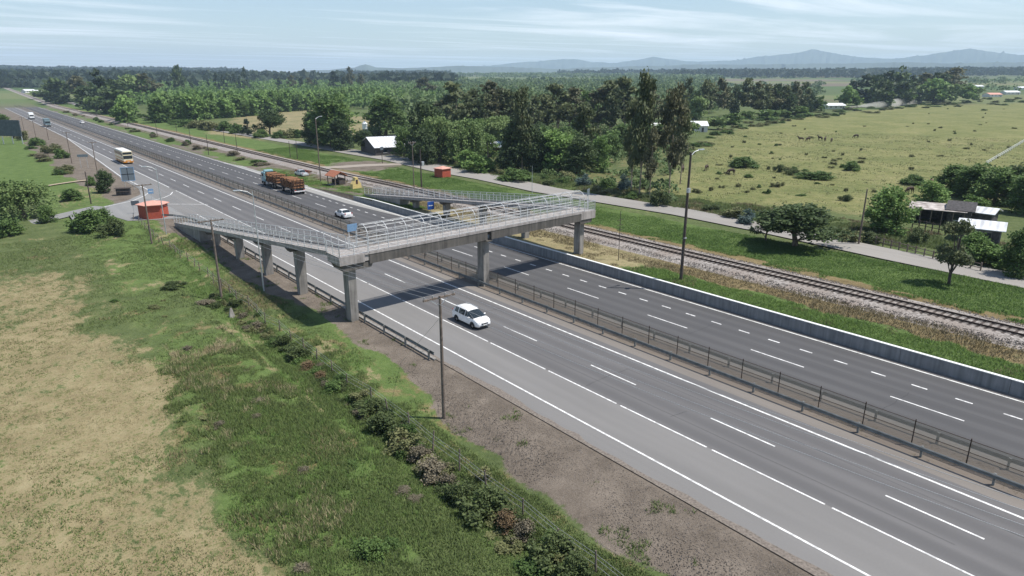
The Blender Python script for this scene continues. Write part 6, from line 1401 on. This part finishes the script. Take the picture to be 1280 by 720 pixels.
X, Y, q = pick(60000, -10, 24.5, 10, 120, lambda z, X, Y: (z['weed'] + (z['n2'] - .5) * 1.0 > .62) & NOD(z) & (z['dry'] < .5), 45)
blades('weeds', X, Y, .15 + .30 * q['n1'], .028, 'weed', 4, .12, 55, .5)
X, Y, q = pick(60000, 59.9, 66.0, -10, 175, lambda z, X, Y: (X + (z['n1'] - .5) * 2 < 63.6) & (z['lush'] + (z['n1'] - .5) * .7 > .5) & (z['dry'] < .5) & NOD(z), 46)
blades('grass', X, Y, .14 + .20 * q['n2'], .035, 'lush', 3, .12, 56, .7)
X, Y, q = pick(40000, 60.0, 68, -10, 175, lambda z, X, Y: (z['weed'] + (z['n1'] - .5) > .45), 47)
blades('dry_grass', X, Y, .12 + .2 * q['n2'], .032, 'weed', 3, .12, 57, .6)
X, Y, q = pick(110000, 75.0, 89.0, 0, 230, lambda z, X, Y: (z['lush'] + (z['n1'] - .5) * .8 > .42) & NOD(z), 48)
blades('grass', X, Y, .12 + .26 * q['n2'] * q['n1'], .045, 'lush', 3, .16, 58, .7)
X, Y, q = pick(60000, 96.5, 110, 5, 190, lambda z, X, Y: (z['n1'] > .35) & (X > 98.2), 49)
blades('grass', X, Y, .25 + .6 * q['n2'] * q['n1'], .05, 'grass', 4, .2, 59, .5)
X, Y, q = pick(40000, 97, 112, 5, 160, lambda z, X, Y: (z['n2'] > .5) & (X > 98.6), 50)
blades('weeds', X, Y, .2 + .4 * q['n1'], .045, 'weed', 4, .2, 60, .5)
r_ = np.random.default_rng(9); Q = scatter([p for p in HFIELD], 42000, 61); X = np.array([p[0] for p in Q]); Y = np.array([p[1] for p in Q]); k = np.hypot(X, Y) < 330; X, Y = X[k], Y[k]
nn1 = vnoise(X, Y, 4, 35); k = nn1 > .42; blades('grass', X[k], Y[k], .15 + .25 * nn1[k], .07, 'olive', 4, .3, 62, .6)
k = nn1 < .5; blades('dry_grass', X[k], Y[k], .12 + .15 * nn1[k], .07, 'straw', 3, .3, 63, .8)
X, Y, q = pick(9000, 44.0, 47.0, -5, 160, lambda z, X, Y: z['n1'] > .55, 64)
blades('dry_grass', X, Y, .08 + .12 * q['n2'], .02, 'weed', 4, .08, 65, .8)
X, Y, q = pick(70000, 8, 22.5, 12, 60, lambda z, X, Y: (z['dry'] < .6) & (z['dirt'] < .3) & ((z['n1'] * .5 + z['n3'] * .5 > .42) | (X > 14.5) & (Y < 34)), 75)
blades('grass', X, Y, .14 + .26 * q['n2'], .028, 'grass', 4, .10, 76, .6)
X, Y, q = pick(30000, 8, 22, 12, 70, lambda z, X, Y: (z['dry'] < .5) & NOD(z) & (z['n2'] * .6 + z['n3'] * .4 > .70), 77)
blades('dry_grass', X, Y, .2 + .3 * q['n1'], .022, 'straw', 4, .12, 78, .5)
X, Y, q = pick(60000, 22, 28.0, 8, 110, lambda z, X, Y: (z['dirt'] > .5) & (z['n1'] * .5 + z['n3'] * .5 > .74) & (np.sin(X * 91.7 + Y * 53.3) > .55), 79)
blades('weeds', X, Y, .08 + .16 * q['n3'], .03, 'grass', 4, .08, 80, .8)
# loose stones on the gravel verge and ballast
def stones(name, X, Y, s, m, seed, dz=0):
    r = np.random.default_rng(seed); n = len(X); Z_ = hz(X, Y) + dz; s = s * r.uniform(.5, 1.6, n); O = np.array([[1, 0, 0], [-1, 0, 0], [0, 1, 0], [0, -1, 0], [0, 0, .7], [0, 0, -.5]]) ; V = np.stack([X, Y, Z_], 1)[:, None, :] + O[None] * s[:, None, None] * r.uniform(.6, 1.3, (n, 6, 1))
    T_ = np.array([[0, 2, 4], [2, 1, 4], [1, 3, 4], [3, 0, 4], [2, 0, 5], [1, 2, 5], [3, 1, 5], [0, 3, 5]]); F_ = (np.arange(n)[:, None, None] * 6 + T_[None]).reshape(-1, 3)
    return tag(link(name, npmesh(name, V.reshape(-1, 3), F_, m, {'tone': np.repeat(r.random(n), 6)})), kind='stuff')
stone_m = leaf_mat('loose_stone', (.085, .073, .062), (.25, .215, .185), 0.0)
X, Y, q = pick(52000, 20.5, 28.5, 6, 112, lambda z, X, Y: (z['dirt'] + (z['n1'] - .5) * .6 > .5) & (X < 28.2), 71)
stones('gravel', X, Y, .03, stone_m, 72)
X, Y, q = pick(26000, 67.6, 74.4, 0, 150, lambda z, X, Y: z['n3'] > .2, 73)
stones('gravel', X, Y, .07, stone_m, 74, .24)

# ================================================================== horses
def horse_mesh(graze, m, seed):
    V = []; E_ = []; Rr = []
    def chain(pts, rad, start=None):
        prev = start
        for p, r0 in zip(pts, rad):
            V.append(p); Rr.append(r0); i = len(V) - 1
            if prev is not None: E_.append((prev, i))
            prev = i
        return prev
    V.append((0, 0, 1.15)); Rr.append((.30, .33)); 
    chest = chain([(.45, 0, 1.16), (.68, 0, 1.20)], [(.29, .33), (.22, .28)], 0); hip = chain([(-.45, 0, 1.20), (-.68, 0, 1.20)], [(.29, .32), (.2, .24)], 0)
    if graze: chain([(.95, 0, 1.05), (1.25, 0, .68), (1.38, 0, .42), (1.50, 0, .18)], [(.15, .21), (.12, .16), (.11, .13), (.065, .075)], chest)
    else: chain([(.92, 0, 1.50), (1.12, 0, 1.82), (1.30, 0, 1.84), (1.55, 0, 1.62)], [(.14, .21), (.11, .15), (.11, .13), (.065, .08)], chest)
    for s_ in (-1, 1):
        chain([(.58, s_ * .16, .85), (.60, s_ * .15, .52), (.58, s_ * .15, .12), (.62, s_ * .15, .03)], [(.12, .12), (.065, .065), (.045, .045), (.06, .06)], chest)
        chain([(-.62, s_ * .17, .90), (-.50, s_ * .16, .72), (-.74, s_ * .16, .48), (-.68, s_ * .16, .12), (-.64, s_ * .16, .03)], [(.17, .17), (.10, .10), (.06, .06), (.045, .045), (.06, .06)], hip)
    chain([(-.86, 0, 1.12), (-.95, 0, .80), (-.93, 0, .50)], [(.05, .05), (.07, .07), (.03, .03)], hip)
    me = bpy.data.meshes.new('horse'); me.from_pydata(V, E_, []); o = bpy.data.objects.new('horse', me); COL.objects.link(o)
    sk = o.modifiers.new('skin', 'SKIN'); sk.use_smooth_shade = True
    for i, r0 in enumerate(Rr): me.skin_vertices[0].data[i].radius = r0
    me.skin_vertices[0].data[0].use_root = True
    ss = o.modifiers.new('sub', 'SUBSURF'); ss.levels = 1; ss.render_levels = 1
    dg = bpy.context.evaluated_depsgraph_get(); em = bpy.data.meshes.new_from_object(o.evaluated_get(dg)); bpy.data.objects.remove(o)
    em.materials.clear(); em.materials.append(m); em.name = 'horse'; return em
HM = [horse_mesh(True, M['horse'], 1), horse_mesh(False, M['horse'], 2), horse_mesh(True, M['horse2'], 3)]
for k, (bx, by, hm, rz, lb, gr) in enumerate([(853, 216, 1, 30, 'dark horse standing half hidden behind the tall pole beside the grove', None), (883, 214, 0, 200, 'dark horse grazing in the near pasture left of its neighbour', None), (914, 219, 0, 160, 'dark horse grazing below the largest pasture shrub', None),
  (1001, 177, 1, 120, 'dark horse at the left end of the herd in the far pasture', None), (1010, 177, 0, 170, 'second dark horse from the left of the far herd', None), (1025, 176, 1, 80, 'upright dark horse in the middle of the far herd', None), (1031, 177, 1, 20, 'dark horse close beside the upright one in the herd', None), (1039, 178, 0, 200, 'dark horse at the right end of the far herd', None),
  (1070, 173, 0, 150, 'lone dark horse right of the far herd', None), (1137, 243, 0, 165, 'dark horse grazing near the long open barn', None), (1163, 233, 2, 200, 'brown horse grazing beside the farm hedge', None)]):
    X, Y, z = at(bx, by); o = link('horse', HM[hm], None, (X, Y, z + .02)); o.rotation_euler = (0, 0, R(rz)); o.scale = (1.1, 1.1, 1.1); tag(o, lb, 'horse')

# ================================================================== hills on the horizon
def hills(name, prof, dist, depth, col, seed):
    r = np.random.default_rng(seed); px = np.linspace(prof[0][0], prof[-1][0], 420); top = np.interp(px, [p[0] for p in prof], [p[1] for p in prof]); k = np.arange(420)
    jit = sum(np.interp(k, np.arange(0, 421, s_), r.normal(0, a_, 420 // s_ + 1)) for s_, a_ in ((12, .35), (5, .28), (2, .14))); top = top + jit
    a = YAW + np.arctan((px - 640) / 870.0); V = []; rows_ = [(-1.0, 0.0), (-.75, .16), (-.5, .42), (-.25, .74), (-.1, .93), (0, 1.0), (.3, .7), (1, .0)]
    for (dd, f) in rows_:
        for i in range(len(px)):
            h = CAM_H + dist * (100.0 - top[i]) / 870.0 + 0; d = dist + dd * depth + r.normal(0, depth * .03); hh = -20 + (h + 20) * min(1, f * (1 + .0)) * (1 + (r.normal(0, .05) if 0 < f < 1 else 0)); V.append((d * math.sin(a[i]), d * math.cos(a[i]), hh))
    V = np.array(V); n = len(px); F_ = np.array([(i * n + j, i * n + j + 1, (i + 1) * n + j + 1, (i + 1) * n + j) for i in range(len(rows_) - 1) for j in range(n - 1)])
    m = mat(name + '_woods_and_scrub', col, .95, var=.35, scale=.004, detail=9)
    tag(link(name, npmesh(name, V, F_, m, smooth=True)), kind='structure')
hills('hills', [(330, 97), (380, 90), (420, 87.5), (445, 86), (453, 83), (462, 82.5), (472, 85.5), (500, 86), (560, 84.5), (600, 83.5), (640, 85), (700, 86), (760, 85), (850, 83), (900, 82.5), (960, 82.5), (1050, 82), (1130, 81.5), (1200, 83), (1280, 83), (1500, 85), (1700, 90)], 7600, 900, (.06, .075, .05), 3)
hills('mountains', [(520, 88), (600, 84), (640, 80.5), (680, 77), (705, 75.5), (722, 76), (740, 79), (770, 80.5), (800, 75.5), (815, 73), (840, 76), (870, 78.5), (910, 78), (950, 74), (985, 70.5), (1010, 67), (1035, 70.5), (1070, 76.5), (1110, 78), (1150, 75), (1185, 71), (1205, 69), (1235, 73), (1280, 76), (1330, 74), (1420, 80), (1600, 86)], 11500, 1500, (.07, .085, .06), 4)

# ================================================================== dust and haze
def volume(name, col, dens, aniso=0.0):
    m = bpy.data.materials.new(name); m.use_nodes = True; t = m.node_tree; t.nodes.remove(t.nodes['Principled BSDF']); v = t.nodes.new('ShaderNodeVolumePrincipled')
    v.inputs['Color'].default_value = (*col, 1); v.inputs['Density'].default_value = dens; v.inputs['Anisotropy'].default_value = aniso
    t.links.new(v.outputs[0], t.nodes['Material Output'].inputs['Volume']); return m, v
hm_, _ = volume('thin_air_haze', (.62, .80, 1.0), 1.05e-4)
hb = MB().box((0, 0, 205), (34000, 34000, 620)).build('haze', hm_); tag(hb, kind='stuff')
# thin plume of road dust on the track behind the pasture
A_, B_ = Vector(at(1062, 138)), Vector(at(1152, 129)); dm, v = volume('road_dust', (.9, .86, .78), .02)
t = dm.node_tree; tcn = t.nodes.new('ShaderNodeTexCoord'); nz = t.nodes.new('ShaderNodeTexNoise'); nz.inputs['Scale'].default_value = .10; nz.inputs['Detail'].default_value = 4; t.links.new(tcn.outputs['Object'], nz.inputs['Vector'])
mr = t.nodes.new('ShaderNodeMapRange'); mr.inputs[1].default_value = .40; mr.inputs[2].default_value = .75; mr.inputs[4].default_value = .16; t.links.new(nz.outputs['Fac'], mr.inputs[0]); t.links.new(mr.outputs[0], v.inputs['Density'])
bm = bmesh.new(); bmesh.ops.create_icosphere(bm, subdivisions=3, radius=1)
for q in bm.verts: q.co.x *= (B_ - A_).length * .55; q.co.y *= 5; q.co.z = q.co.z * 3.6 * (1 + .9 * q.co.x / ((B_ - A_).length * .55)) + 2.2
me = bpy.data.meshes.new('dust_plume'); bm.to_mesh(me); bm.free(); me.materials.append(dm); o = link('dust_plume', me, None, (A_ + B_) / 2); o.rotation_euler = (0, 0, math.atan2(B_.y - A_.y, B_.x - A_.x)); tag(o, kind='stuff')
S.cycles.volume_step_rate = 1.0; S.cycles.use_denoising = True
